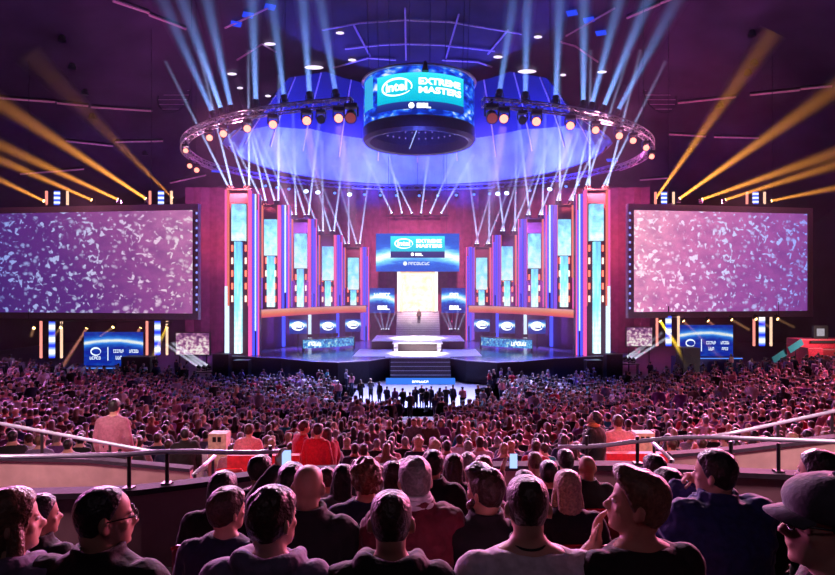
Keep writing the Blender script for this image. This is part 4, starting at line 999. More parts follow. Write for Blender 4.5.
for m in SKINS: m.node_tree.nodes['Principled BSDF'].inputs['Subsurface Weight'].default_value = .12; m.node_tree.nodes['Principled BSDF'].inputs['Subsurface Radius'].default_value = (.02,.008,.005)
def hairm(name, c): return pm(name, c, .38, spec=.6, var=.4, scale=60, bump=.5, sheen=.15)
HM = {'black':hairm('hair_black',(.012,.01,.012)),'brown':hairm('hair_brown',(.045,.022,.014)),'light':hairm('hair_light_brown',(.16,.085,.05)),'blonde':hairm('hair_blonde',(.50,.33,.2)),'grey':hairm('hair_grey',(.22,.2,.2))}
def cloth(name, c, sheen=.3): return pm(name, c, .8, var=.2, scale=30, bump=.25, sheen=sheen)
CM = {'black':cloth('cloth_black',(.006,.006,.008),.12),'navy':cloth('cloth_navy',(.012,.016,.06)),'white':cloth('cloth_white',(.8,.74,.84)),'maroon':cloth('cloth_maroon',(.16,.015,.03)),'lilac':cloth('cloth_lilac',(.16,.13,.24)),'grey':cloth('cloth_grey',(.13,.13,.15)),'red':cloth('cloth_red',(.55,.02,.05)),'denim':cloth('cloth_denim',(.04,.05,.1)),'pale':cloth('cloth_pale',(.35,.32,.4)),'blue':cloth('cloth_blue',(.02,.03,.16)),'teal':cloth('cloth_teal',(.02,.3,.35)),'orange':cloth('cloth_orange',(.6,.2,.08)),'pink':cloth('cloth_pink',(.75,.3,.36)),'purple':cloth('cloth_purple',(.18,.06,.26)),'brown':cloth('cloth_brown',(.12,.07,.05)),'rose':cloth('cloth_rose',(.38,.14,.2))}
M_shoe = pm('shoe_leather', (.03,.025,.025), .4); M_eyew = pm('eye_white', (.7,.68,.68), .2); M_glass = pm('glasses_frame', (.02,.02,.02), .25)
M_capc = cloth('cap_cloth', (.07,.065,.09)); M_printw = pm('shirt_print', (.55,.55,.6), .7); M_cord = pm('black_cord', (.01,.01,.01), .6)

def person(label, loc, rz=0, yaw=0, pitch=0, roll=0, dz=0, s=1.0, hair='short', hc='brown', top='black', style='tee', arms=('lap','lap'), vox=.011, w=1.06, fat=1.0, lean=.0, stand=False, trousers='denim', skin=0, group=None, seed=1, glasses=False, cap=False, hv=.006, head_y=None, extra=None):
    hy = .012+lean*.62 if head_y is None else head_y
    M = Matrix.Translation((0,0,dz)) @ head_matrix(yaw, pitch, roll, hy)
    up = .43 if stand else 0
    b = MB(); build_head(b, M)
    nb = V((0,.0+lean*.55,tz(1.07,dz))); b.limb([nb+V((0,-.012,-.02)), nb+V((0,-.006,.05)), M @ V((0,-.03,.06))], [.062,.057,.058], 16)
    b.loft(torso_rings(w, dz, -.008, fat*.98, lean=lean))
    for sd in (-1,1):
        sh, el, wr, d, nr = arm_pts(sd, arms[0 if sd < 0 else 1], dz, w, lean)
        b.limb([sh, lerp(sh,el,.5), el, lerp(el,wr,.35), wr, wr+d.normalized()*.02], [.055,.05,.041,.042,.029,.026], 12)
        hand(b, wr+d.normalized()*.005, d, nr, sd if arms[0 if sd < 0 else 1] != 'hang' else sd, .45)
        if stand: b.limb([(sd*.09,0,.5),(sd*.1,.01,.1),(sd*.1,.015,-.02),(sd*.1,-.01,-.36)], [.095,.075,.055,.04], 12); b.limb([(sd*.1,-.03,-.385),(sd*.11,.12,-.395)], [.04,.035], 8)
        else: b.limb([(sd*.09,.02,.52),(sd*.13,.25,.52),(sd*.14,.43,.5)], [.092,.08,.06], 12); b.limb([(sd*.14,.43,.5),(sd*.14,.44,.3),(sd*.14,.42,.07)], [.058,.055,.038], 12); b.limb([(sd*.14,.40,.045),(sd*.15,.56,.035)], [.04,.033], 8)
    body = link('person', tmpmesh(b, vox, 2)); body.data.materials.append(SKINS[skin])
    body.location = (loc[0], loc[1], loc[2]+up*s); body.rotation_euler = (0,0,rz); body.scale = (s,s,s); tag(body, label, 'person', group)
    # trousers and shoes
    b = MB(); b.loft(torso_rings(w, dz, .01, 1, .43, .68, lean))
    for sd in (-1,1):
        if stand: b.limb([(sd*.09,0,.5),(sd*.1,.01,.1),(sd*.1,.015,-.02),(sd*.1,-.01,-.34)], [.105,.086,.068,.058], 12)
        else: b.limb([(sd*.09,.02,.52),(sd*.13,.25,.52),(sd*.14,.43,.5)], [.104,.09,.07], 12); b.limb([(sd*.14,.43,.5),(sd*.14,.44,.3),(sd*.14,.42,.1)], [.068,.066,.055], 12)
    link('trousers', tmpmesh(b, max(vox*1.5,.016), 2), body).data.materials.append(CM[trousers])
    for sd in (-1,1):
        b = MB()
        if stand: b.limb([(sd*.1,-.04,-.38),(sd*.105,.06,-.385),(sd*.11,.14,-.395)], [.047,.045,.04], 10)
        else: b.limb([(sd*.14,.385,.045),(sd*.145,.48,.045),(sd*.15,.58,.037)], [.047,.045,.04], 10)
        b.build('shoe', M_shoe, body, True)
    # clothing
    off = {'tee':.009,'shirt':.014,'hoodie':.024,'jacket':.028,'puffy':.05}[style]
    b = MB(); b.loft(torso_rings(w, dz, off, fat, .44, 1.07 if style == 'tee' else 1.09, lean))
    for sd in (-1,1):
        sh, el, wr, d, nr = arm_pts(sd, arms[0 if sd < 0 else 1], dz, w, lean); ro = off
        if style == 'tee': b.limb([sh, lerp(sh,el,.5), lerp(sh,el,.78)], [.062+ro,.058+ro,.054+ro], 14)
        elif style == 'puffy':
            pts = [lerp(sh,el,k/5) for k in range(6)]+[lerp(el,wr,k/5) for k in range(1,6)]
            b.limb(pts, [(.062 if k < 6 else .052)+ro*(.85+.35*(k%2)) for k in range(11)], 14)
        else: b.limb([sh, lerp(sh,el,.5), el, lerp(el,wr,.4), lerp(el,wr,.95)], [.058+ro,.055+ro,.046+ro,.044+ro,.036+ro*.7], 14)
        b.ball(sh+V((-sd*.015,0,.0)), (.066+ro,.066+ro,.06+ro), 12, 8)
    if style == 'hoodie':
        b.limb([nb+V((-.10,.05,.0)), nb+V((-.10,-.06,.012)), nb+V((0,-.105,.0)), nb+V((.10,-.06,.012)), nb+V((.10,.05,.0))], [.03,.042,.05,.042,.03], 10)
        b.ball(nb+V((0,-.10,-.05)), (.11,.055,.085), 12, 8)
    if style in ('jacket','puffy'):
        h = .045 if style == 'jacket' else .05
        for k in range(3): b.tube([nb+V((.088*math.cos(a)*(1-.04*k), -.01+.082*math.sin(a)*(1-.04*k), -.005+h*.5*k)) for a in [2*PI*j/20 for j in range(20)]], .018 if style == 'jacket' else .026, 8, closed=True)
    nm = {'tee':'tee_shirt','shirt':'shirt','hoodie':'hooded_jacket','jacket':'jacket','puffy':'padded_jacket'}[style]
    shirt = link(nm, tmpmesh(b, vox*.95, 2, .022 if style != 'puffy' else .03, .11 if style != 'puffy' else .07), body); shirt.data.materials.append(CM[top])
    # hair
    if hair != 'bald':
        h = link('hair', hair_mesh('short' if cap else hair, M, seed, hv), body); h.data.materials.append(HM[hc])
    if hv <= .0075:
        for sx in (-1,1): MB().ball(M @ V((sx*.031,.0855,.118)), (.0135,.0135,.0105), 10, 7).build('eye', M_eyew, body, True)
    if glasses:
        b = MB()
        for sx in (-1,1):
            b.tube([V((sx*.034+.027*math.cos(a), .113, .117+.02*math.sin(a))) for a in [2*PI*k/20 for k in range(20)]], .0028, 6, closed=True)
            b.tube([(sx*.061,.112,.122),(sx*.08,.09,.124),(sx*.084,.0,.124),(sx*.085,-.02,.11)], .0028, 6)
        b.tube([(-.008,.113,.121),(.008,.113,.121)], .0028, 6); b.xform(M); b.build('glasses', M_glass, body, True)
    if cap:
        b = MB(); rings = []
        for z in [lerp(.135,.246,i/14) for i in range(15)]:
            e = .014+.012*math.sin(PI*(z-.13)/.13); rings.append(head_ring(min(z-.012,.2318), e, 40)); rings[-1] = [V((p.x,p.y,z+.018*(p.y < 0)*0)) for p in rings[-1]]
        b.loft(rings); b.xform(M); cp = b.build('cap', M_capc, body, True)
        b = MB(); top_, bot = [], []
        for i in range(17):
            a = lerp(-1.2,1.2,i/16); r0 = head_ring(.14,.012,8)
            for k, rr in enumerate((.0,1.0)):
                x = math.sin(a)*.088; y = .045+math.cos(a)*.062+rr*(.06*math.cos(a*.85)); z = .15-.018*rr-.014*(x/.088)**2
                (top_ if k == 0 else bot).append(V((x*(1+.0*rr), y, z)))
        n = len(top_); vs = top_+bot+[p-V((0,0,.005)) for p in top_]+[p-V((0,0,.005)) for p in bot]
        fs = [(i,i+1,n+i+1,n+i) for i in range(n-1)]+[(2*n+i+1,2*n+i,3*n+i,3*n+i+1) for i in range(n-1)]+[(n+i,n+i+1,3*n+i+1,3*n+i) for i in range(n-1)]
        b.add(vs, fs); b.xform(M); b.build('cap_brim', M_capc, cp, True)
        b = MB(); b.ball((0,-.002,.25),(.009,.009,.006),8,5); b.xform(M); b.build('cap_button', M_capc, cp, True)
    if extra: extra(body, nb, M)
    return body
# ================================================================== THE UPPER STAND: spectators close by and their seats
def x_print(body, nb, M):
    b = MB(); put_marks(b, -.10, .12, .955, .975, -.17, 9, 2)
    for sx in (-1,1):
        b.add([V((sx*.03,-.176,.90)),V((sx*.055,-.176,.905)),V((sx*.105,-.172,.90)),V((sx*.085,-.176,.84)),V((sx*.05,-.18,.80)),V((sx*.04,-.18,.85))],[(0,1,2,3,4,5)])
    b.add([V((-.012,-.18,.88)),V((.012,-.18,.88)),V((.018,-.182,.80)),V((-.018,-.182,.80))],[(0,1,2,3)])
    for i,(x,y,z) in enumerate(b.v): b.v[i] = (x, -.205+(abs(x)**2)*1.2+.35*max(0,z-.93), z)
    b.build('shirt_print', M_printw, body)
def x_cord(body, nb, M):
    MB().tube([nb+V((.069*math.cos(a), -.006+.067*math.sin(a), .026+.012*math.sin(a))) for a in [2*PI*k/28 for k in range(28)]], .005, 6, closed=True).build('neck_cord', M_cord, body, True)
def x_collar(m):
    def f(body, nb, M):
        b = MB()
        for k in range(3): b.tube([nb+V(((.074+.009*k)*math.cos(a), -.012+(.07+.009*k)*math.sin(a), .08-.022*k)) for a in [2*PI*j/28 for j in range(28)]], .014, 8, closed=True)
        b.build('collar', m, body, True)
    return f
def x_beard(body, nb, M):
    b = MB(); b.limb([(-.06,.03,.07),(-.045,.07,.03),(0,.092,.008),(.045,.07,.03),(.06,.03,.07)], [.018,.024,.026,.024,.018], 8); b.xform(M); link('beard', tmpmesh(b,.006,1,.008,.01), body).data.materials.append(HM['brown'])
FG = [ # pixel of head centre, pixel of head top, row, keywords
 (6,489,1,'spectator with long wavy hair and lilac scarf jacket, cut by left picture edge',dict(yaw=-.7,hair='long',hc='light',top='lilac',style='hoodie')),
 (101,488,1,'burly man in black collared jacket and glasses, turned right before the balcony wall',dict(yaw=-.78,hair='recede',hc='black',top='black',style='jacket',glasses=True,w=1.22,fat=1.15)),
 (271,486,1,'man in pale lilac hooded jacket, ear showing, short brown hair',dict(yaw=-.42,hair='short',hc='brown',top='lilac',style='hoodie',w=1.05)),
 (391,491.5,1,'man with shaved head in dark hooded jacket, red lit ears, sitting lowest in front row',dict(yaw=.02,hair='buzz',hc='brown',top='black',style='hoodie',w=1.05)),
 (528,476.5,1,'man in white tee shirt with black neck cord, cropped hair, seen from behind',dict(yaw=.0,hair='buzz',hc='brown',top='white',style='tee',w=1.16,extra=x_cord)),
 (637,466.5,1,'man with curly quiff in black printed tee shirt, hand at his mouth',dict(yaw=1.0,pitch=-.12,hair='quiff',hc='light',top='black',style='tee',arms=('mouth','lap'),w=1.05,extra=x_print)),
 (834,470.5,0,'man in dark baseball cap and glasses facing left at the right edge',dict(yaw=1.15,pitch=-.05,hair='short',hc='brown',top='black',style='shirt',cap=True,glasses=True)),
 (37,494,2,'small dark haired person in black jacket looking right beside the long haired spectator',dict(yaw=-.62,hair='short',hc='black',top='black',style='jacket',s=.92)),
 (226,488,2,'person with tousled hair in navy top looking right, before the long dark hair',dict(yaw=-.5,hair='fringe',hc='brown',top='navy',style='shirt',s=.94)),
 (308,466,2,'bald man in black jacket seen from behind',dict(yaw=0,hair='bald',top='black',style='jacket',w=1.1)),
 (415,456.5,2,'man in maroon padded jacket with white collar, short greying hair',dict(yaw=.1,hair='short',hc='grey',top='maroon',style='puffy',w=.95,extra=x_collar(CM['white']))),
 (486,464.5,2,'bearded man in dark suit jacket looking left, brown wavy hair',dict(yaw=.62,hair='quiff',hc='brown',top='black',style='jacket',w=1.0,extra=x_beard)),
 (717,449.5,2,'man in big navy blue padded jacket, hands raised to his face',dict(yaw=.62,hair='short',hc='black',top='blue',style='puffy',arms=('clasp','clasp'),w=1.18,fat=1.1)),
 (822,449.5,2,'man with short dark hair behind the capped man',dict(yaw=.5,hair='short',hc='black',top='black',style='shirt')),
 (222,472,3,'person with long dark hair in front of the balcony wall',dict(yaw=-.1,hair='bob',hc='black',top='black',style='jacket',s=.96)),
 (291,463.5,3,'dark haired person holding up a glowing phone beside the bald man',dict(yaw=.1,hair='fringe',hc='black',top='black',style='shirt',arms=('phone','lap'))),
 (366,457.5,3,'person with big curly light brown hair in navy top',dict(yaw=.25,hair='curly',hc='light',top='navy',style='shirt')),
 (568,470.5,3,'woman with long straight blonde hair in black top',dict(yaw=.0,hair='long',hc='blonde',top='black',style='shirt',s=.96)),
 (670,469,3,'dark head beside the quiffed man, black top',dict(yaw=.3,hair='fringe',hc='black',top='black',style='shirt')),
 (260,455,4,'young man with short dark hair looking right, above the balcony ledge',dict(yaw=-.6,hair='short',hc='black',top='black',style='tee')),
 (343,465,4,'woman with long dark hair left of the curly haired person',dict(yaw=0,hair='long',hc='black',top='grey',style='shirt',s=.95)),
 (393,461.5,4,'person with brown bob partly hidden behind greying man',dict(yaw=.2,hair='bob',hc='brown',top='grey',style='shirt',s=.95)),
 (433,449.5,4,'man in black jacket with thick dark hair right of greying man',dict(yaw=-.15,hair='short',hc='black',top='black',style='jacket')),
 (525,470,4,'dark haired person holding a lit phone above head',dict(yaw=0,hair='short',hc='black',top='rose',style='shirt',arms=('phone','lap'),s=.94)),
 (655,454,4,'dark round head beyond the quiffed man, below the right railing',dict(yaw=.2,hair='short',hc='black',top='black',style='shirt')),
 (327,467,5,'person with short hair in pale top right of the bald head',dict(yaw=.1,hair='short',hc='brown',top='pale',style='shirt',s=.92)),
 (454,454,5,'woman with long brown hair behind the bearded man',dict(yaw=0,hair='long',hc='brown',top='black',style='shirt')),
 (484,456,5,'fair haired person just above the bearded man',dict(yaw=0,hair='fringe',hc='light',top='purple',style='shirt',s=.96)),
 (549,461,5,'dark haired person beyond the cropped man in white',dict(yaw=-.1,hair='fringe',hc='black',top='black',style='shirt',s=.96)),
 (587.5,456.5,5,'bald headed person in black top beyond the blonde woman',dict(yaw=.05,hair='bald',top='black',style='jacket')),
 (405,459,6,'person with light hair between greying man and the landing',dict(yaw=0,hair='fringe',hc='light',top='grey',style='shirt',s=.96)),
 (468,452,6,'person with greying hair in last row before the landing',dict(yaw=0,hair='short',hc='grey',top='rose',style='shirt')),
 (535,452,6,'person with thin fair hair in last row, right of the raised phone',dict(yaw=.1,hair='recede',hc='light',top='rose',style='shirt')),
 (566,449.5,6,'dark haired person in pale top in last row beyond blonde woman',dict(yaw=0,hair='fringe',hc='black',top='pale',style='shirt'))]
SEATX = {}
for i, (px, py, r, label, kw) in enumerate(FG):
    Y = ROWY[r]; s = kw.get('s', 1.0); x = UX(px, Y); kw = dict(kw); th = {'bald':0,'buzz':.005,'recede':.005,'curly':.035,'quiff':.03}.get(kw.get('hair'), .016)+(.012 if kw.get('cap') else 0)
    kw['dz'] = (UZ(py, Y)-ROWZ[r])/s-1.332-th
    v = (.009,.009,.010,.013,.016,.018,.02)[r]; hv = (.006,.006,.007,.009,.011,.013,.014)[r]
    if 'clasp' in kw.get('arms',()) : v = .009
    person(label, (x, Y, ROWZ[r]), vox=v, hv=hv, seed=i+1, rz=kw.get('yaw',0)*.18, skin=i % 2, trousers='denim' if i % 3 else 'black', **kw)
    SEATX.setdefault(r, []).append((x, Y))
# phones held up
M_phone = em('phone_glow', (.35,.5,1), 1.5)
for label, p in (('glowing phone held up beside the bald man',U(286.5,459,4.42)),('lit phone held up in front of the crowd, right of centre',U(513.5,461,5.32))):
    t = thing('phone', label, 'phone', tuple(p)); MB().bbox((-.034,0,-.066),(.034,.009,.066),.004).build('body', M_black, t); MB().box((-.033,-.002,-.064),(.033,0,.064)).build('lit_display', M_phone, t)
# seats
def seat_mesh():
    a = MB(); rs = []
    for k in range(9):
        u = k/8; w = .225*(1-.10*abs(u-.4)); z = lerp(.46,.86,u); y = -.262-.06*u
        if k == 8: w *= .86
        n = 20; e = []
        for j in range(n):
            t = 2*PI*j/n; c, s_ = math.cos(t), math.sin(t)
            e.append(V((w*math.copysign(abs(c)**.5,c), y+.02*math.copysign(abs(s_)**.5,s_)+.03*(c*c)-.03, z)))
        rs.append(e)
    a.loft(rs); back = a.mesh('seat_back', [M_redseat], True)
    pan = MB().bbox((-.22,-.25,.37),(.22,.17,.415),.02).mesh('seat_pan', [M_redseat])
    leg = MB().box((-.03,-.12,0),(.03,-.02,.37)).box((-.1,-.16,0),(.1,.02,.02)).mesh('pedestal', [M_metal])
    rim = MB().tube([V((.2*math.cos(a_), -.349, .845+.018*math.sin(a_))) for a_ in [PI*k/12 for k in range(13)]], .011, 6).mesh('top_piping', [pm('red_piping', (.75,.03,.05), .35)])
    return (('seat_back',back),('seat_pan',pan),('pedestal',leg),('top_piping',rim))
SEATP = seat_mesh()
RN = ['rearmost','first','second','third','fourth','fifth','sixth']
def put_seat(x, r, label):
    t = thing('stand_seat', label, 'seat', (x, ROWY[r], ROWZ[r]), 0, 'red seats of the upper stand')
    for n_, me in SEATP: link(n_, me, t)
for r, L_ in SEATX.items():
    xs_ = sorted(x for x, _ in L_); xs2 = list(xs_)
    if r in (3,4,5):
        g = -1.1
        while g < 2.4:
            if all(abs(g-q) > .46 for q in xs2): xs2.append(g)
            g += .06
    for k, x in enumerate(sorted(xs2)):
        emp = x not in xs_
        put_seat(x, r, '%s red plastic seat, %s from the left in the %s upper row' % ('empty' if emp else 'occupied', NTH[k], RN[r]))

for s in (-1,1):                                    # empty red seats in the two stair openings
    for k in range(4):
        x = (UX(236,9.9)+k*.5) if s < 0 else (UX(628,9.9)+k*.5)
        t = thing('stand_seat', 'empty red seat in the %s red lit opening, %s from the left' % (side_name[s], NTH[k]), 'seat', (x, 9.9, 5.05), 0, 'red seats of the stair openings')
        for n_, me in SEATP: link(n_, me, t)
# ================================================================== STANDING PEOPLE NEAR THE LANDING
def ground(x, y):
    if y < 10.75: return 5.05
    rho = math.hypot(x, CY-y)
    for q in ROWR:
        if q-.55 <= rho <= q+.4: return terr_z(q)
    return 0 if rho < 20 else terr_z(rho)
TAKEN = []
def stander(label, px, py, Y=None, h=1.80, **kw):
    if Y is None:
        Y = min((abs(UZ(py, y_)-ground(UX(px,y_),y_)-h), y_) for y_ in [11+.15*k for k in range(290)])[1]
    x = UX(px, Y); g = ground(x, Y); s = (UZ(py, Y)-g)/1.815; TAKEN.append((x, Y))
    return x, Y, g, s
NEAR = [
 ('standing man in rose shirt seen from behind beyond the left parapet',114,396.5,10.1,dict(top='rose',style='shirt',hc='black')),
 ('standing man in black jacket at the left end of the red opening',185,426,11.25,dict(top='black',style='jacket',hc='black',rz=.5)),
 ('standing man in white shirt tinted for the pink light above the left railing',249,421.5,11.25,dict(top='pink',style='shirt',hc='brown')),  # white shirt; its pink light is put into the cloth colour
 ('tall man in red shirt, left one of the red shirted trio',303.5,418,11.3,dict(top='red',style='shirt',hc='brown',rz=-.9)),
 ('man in red shirt, middle one of the red shirted trio',318,421,11.0,dict(top='red',style='shirt',hc='black',rz=-.3)),
 ('woman in red shirt with long hair, right one of the red shirted trio',327,426,11.5,dict(top='red',style='shirt',hair='long',hc='brown',rz=.8)),
 ('standing man in white shirt tinted for the pink light above the right railing',618,412.5,11.2,dict(top='pink',style='shirt',hc='brown',w=1.1)),  # also a white shirt, coloured pink in place of the light
 ('dark jacketed man with orange collar bending his head at the right landing',593,408,9.7,dict(top='black',style='jacket',hc='black',rz=.9,yaw=.3,pitch=-.45,arms=('front','hang'),extra=x_collar(CM['orange']))),
 ('grey haired man in dark jacket standing in the aisle right of centre',544,410,19.5,dict(top='black',style='jacket',hc='grey',rz=.4)),
 ('man in grey shirt facing the camera, left of three in the aisle',414,416.5,17.0,dict(top='grey',style='jacket',hc='light',rz=PI,arms=('front','front'))),
 ('man in striped brown top facing the camera, middle of three in the aisle',429.5,418,17.0,dict(top='brown',style='jacket',hc='brown',rz=PI+.1,arms=('front','hang'))),
 ('woman in dark coat facing the camera, right of three in the aisle',441,417.5,17.4,dict(top='purple',style='jacket',hair='long',hc='light',rz=PI-.2,arms=('hang','hang')))]
for i, (label, px, py, Y, kw) in enumerate(NEAR):
    x, Y, g, s = stander(label, px, py, Y); kw = dict(kw); rz = kw.pop('rz', 0); kw.setdefault('arms', ('hang','hang')); kw.setdefault('hair','short')
    person(label, (x, Y, g), rz, s=s, stand=True, vox=.02, hv=.016, seed=50+i, skin=i % 2, trousers='denim' if i % 2 else 'black', **kw)

# ================================================================== SMALLER FIGURES: one continuous mesh each
def figure(pose, arms, yaw, hairk, vox, w=1.0):
    b = MB(); M = head_matrix(yaw, -.05, 0, .012); build_head(b, M, False); nb = V((0,0,1.07))
    b.limb([nb+V((0,-.012,-.02)), nb+V((0,-.006,.05)), M @ V((0,-.03,.06))], [.066,.06,.06], 8)
    b.loft(torso_rings(w, 0, .018, 1.05, n=12))
    s0 = len(b.v)
    b.loft([[p+V((0,-.006,.0)) for p in head_ring(z, .012 if z > .1 else .0, 12)] for z in (.05,.12,.17,.21,.232)])
    if hairk == 'long': b.limb([(0,-.05,.15),(0,-.075,.02),(0,-.085,-.1)],[.085,.08,.06],8)
    b.xform(M, s0)
    hands = []
    for sd in (-1,1):
        sh, el, wr, d, nr = arm_pts(sd, arms[0 if sd < 0 else 1], 0, w); b.limb([sh, lerp(sh,el,.5), el, lerp(el,wr,.4), wr], [.072,.068,.058,.054,.045], 8); b.limb([wr, wr+d.normalized()*.09, wr+d.normalized()*.15], [.036,.04,.028], 6); hands.append(wr+d.normalized()*.09)
        if pose == 'stand': b.limb([(sd*.09,0,.5),(sd*.1,.01,.1),(sd*.1,.015,-.02),(sd*.1,-.01,-.36)], [.105,.086,.068,.055], 8); b.limb([(sd*.1,-.03,-.385),(sd*.11,.13,-.39)], [.047,.04], 6)
        else: b.limb([(sd*.09,.02,.52),(sd*.13,.25,.52),(sd*.14,.43,.5)], [.1,.09,.07], 8); b.limb([(sd*.14,.43,.5),(sd*.14,.44,.3),(sd*.14,.42,.07)], [.066,.062,.05], 8); b.limb([(sd*.14,.40,.045),(sd*.15,.56,.04)], [.047,.04], 6)
    if pose == 'stand': b.xform(Matrix.Translation((0,0,.43))); M = Matrix.Translation((0,0,.43)) @ M; hands = [h+V((0,0,.43)) for h in hands]
    up = .43 if pose == 'stand' else 0
    me = tmpmesh(b, vox, 1, fac=.4)
    Mi = M.inverted(); mi = []
    for p in me.polygons:
        c = p.center; q = Mi @ c
        if q.z > -.02 and abs(q.x) < .13 and -.2 < q.y < .16: k = 1 if hair_thick(q.x,q.y,q.z,'short',1) > .35 or (hairk == 'long' and q.y < -.0) else 0
        elif hairk == 'long' and -.2 < q.z < 0 and q.y < -.04 and abs(q.x) < .1: k = 1
        elif c.z > 1.085+up: k = 0
        elif min((c-h).length for h in hands) < .085: k = 0
        elif c.z < .10: k = 3 if not up else 3
        elif c.z < (.62+up if c.y > .12 or up else .5): k = 3 if not up or c.z < .98 else 2
        else: k = 2
        mi.append(k)
    for m in (SKINS[0], HM['brown'], CM['black'], CM['denim']): me.materials.append(m)
    me.polygons.foreach_set('material_index', mi); me.update(); return me
SITF = [figure('sit', a, y, h, .034) for a, y, h in ((('lap','lap'),0,'short'),(('front','lap'),.35,'short'),(('lap','lap'),-.4,'long'),(('front','front'),-.25,'short'),(('lap','front'),.7,'short'),(('mouth','lap'),.1,'long'),(('clasp','clasp'),0,'short'))]
STF = [figure('stand', a, y, h, .036) for a, y, h in ((('hang','hang'),0,'short'),(('front','hang'),.4,'short'),(('hang','front'),-.4,'long'),(('front','front'),0,'short'))]
TOPS = ['black','black','black','navy','navy','grey','white','maroon','red','purple','pale','pink','rose','teal','brown','black','black','black','lilac','pale','white','pink']  # shares of black, white and pink imitate lit highlights and dark gaps
HAIRS = ['black','brown','brown','light','black','blonde','grey']
RG = random.Random(11)
def place_fig(me, loc, rz, s, top, hc, label, group=None):
    o = link('person', me); o.location = loc; o.rotation_euler = (0,0,rz); o.scale = (s,s,s); tag(o, label, 'person', group)
    for k, m in enumerate((SKINS[RG.randrange(2)], HM[hc], CM[top], CM[RG.choice(['denim','black'])])):
        o.material_slots[k].link = 'OBJECT'; o.material_slots[k].material = m
    return o
# people standing on the arena floor in front of the stage and in the aisles
STAND = [(394.8,386.5,'purple'),(402.6,387,'black'),(415.6,385,'navy'),(421.7,384,'black'),(426.5,386.5,'black'),(431.3,384.8,'navy'),(440,386.5,'grey'),(446,385,'black'),(453,384,'navy'),(462.5,385.6,'pink'),(478,384,'black'),(476.5,394,'navy'),(488,383,'black'),(501.6,378.8,'pink'),(508,380,'rose'),(471,411,'teal'),(450,404,'purple'),(456,413,'navy'),
 (324.7,377,'pale'),(330.5,381,'grey'),(338.6,380,'pink'),(345.6,391,'navy'),(361,379,'black'),(370.8,378,'grey'),(379.5,381,'black'),(387,385,'navy'),(341,403,'black'),(357,409,'black'),(368,404.5,'grey'),(381,411,'white'),(351.7,372.5,'pink'),(297,372,'rose'),(262.5,374,'grey'),(410,391,'black'),(436,392,'navy'),(483,388,'pale'),(492,391,'grey'),(469,398,'black'),(398,398,'navy'),(540,378,'grey'),(520,382,'pale')]
for i, (px, py, top) in enumerate(STAND):
    x, Y, g, s = stander('', px, py, None)
    hc = RG.choice(HAIRS); n_ = sum(1 for q in STAND if q[0] < px)
    place_fig(STF[i % 4], (x, Y, g), RG.uniform(-.7,.7)+(PI if i % 7 == 3 else 0), s, top, hc, 'person standing before the stage in %s top, %s from the left among the standing people' % (top, (NTH+['twenty-'+q for q in NTH[:9]]+['thirtieth']+['thirty-'+q for q in NTH[:9]]+['fortieth','forty-first','forty-second'])[n_]), 'people standing on the arena floor')
# presenter on the rear stairs, crew beside the stage
p = U(419, 326, 74.9); k_ = int((74.9-58-15.4)/.36); z_ = PZ+(k_+1)*.25
place_fig(STF[0], (p.x, 58+15.4+k_*.36+.2, z_), PI, 1.05, 'brown', 'brown', 'lone presenter walking down the bright rear stairs before the glowing door')
for px, py, Y, top, lb in ((155,371,55,'black','crew member in black standing left of the dark equipment box'),(176.5,373,55,'navy','crew member in navy at the left stage wing'),(187,374,54.5,'pale','person in pale top left of the stage wing lamps'),(650,361,53,'navy','crew member beside the right stage wing lamps'),(731,354,53,'rose','person in rose top before right blue screen'),(676,363,52,'pale','person in pale top beside the right equipment box')):
    x = UX(px, Y); place_fig(STF[RG.randrange(4)], (x, Y, UZ(py,Y)-1.8 if UZ(py,Y)-1.8 > ground(x,Y) else ground(x,Y)), RG.uniform(-1,1), 1.0, top, 'brown', lb)
# seated rows of the lower stand: the nearest rows person by person
ORD = NTH+['twenty-'+q for q in NTH[:9]]+['thirtieth']+['thirty-'+q for q in NTH[:9]]+['fortieth']+['forty-'+q for q in NTH[:9]]+['fiftieth']+['fifty-'+q for q in NTH[:9]]
def seats_of(ri):
    rho = ROWR[ri]; n_ = int(2.5*rho/.65); out = []
    for k in range(n_):
        a = -1.25+2.5*(k+.5*(ri % 2))/n_; x = rho*math.sin(a); y = CY-rho*math.cos(a)
        if y < 10.9 or y > 55.5: continue
        out.append((x, y, a))
    return out
def free(x, y, d=.4): return all((x-a)**2+(y-c)**2 > d*d for a, c in TAKEN)
def vis(x, y, m=4): return -m < 417.5+F*x/y < 835+m
NROW = 7
for ri in range(NROW):
    row = [q for q in seats_of(ri) if vis(q[0],q[1],0) and free(q[0],q[1]) and RG.random() < .9]
    row.sort(key=lambda q: q[0]/q[1])
    for k, (x, y, a) in enumerate(row):
        top = RG.choice(TOPS); hc = RG.choice(HAIRS)
        place_fig(RG.choice(SITF), (x+RG.uniform(-.05,.05), y, terr_z(ROWR[ri])-.02), -a*.75+RG.uniform(-.25,.25), RG.uniform(1.0,1.12), top, hc,
            'seated spectator in %s top with %s hair, %s from the left, %s lower stand row' % (top, hc, ORD[k], ['first','second','third','fourth','fifth','sixth','seventh'][ri]), 'seated spectators of the lower stand')
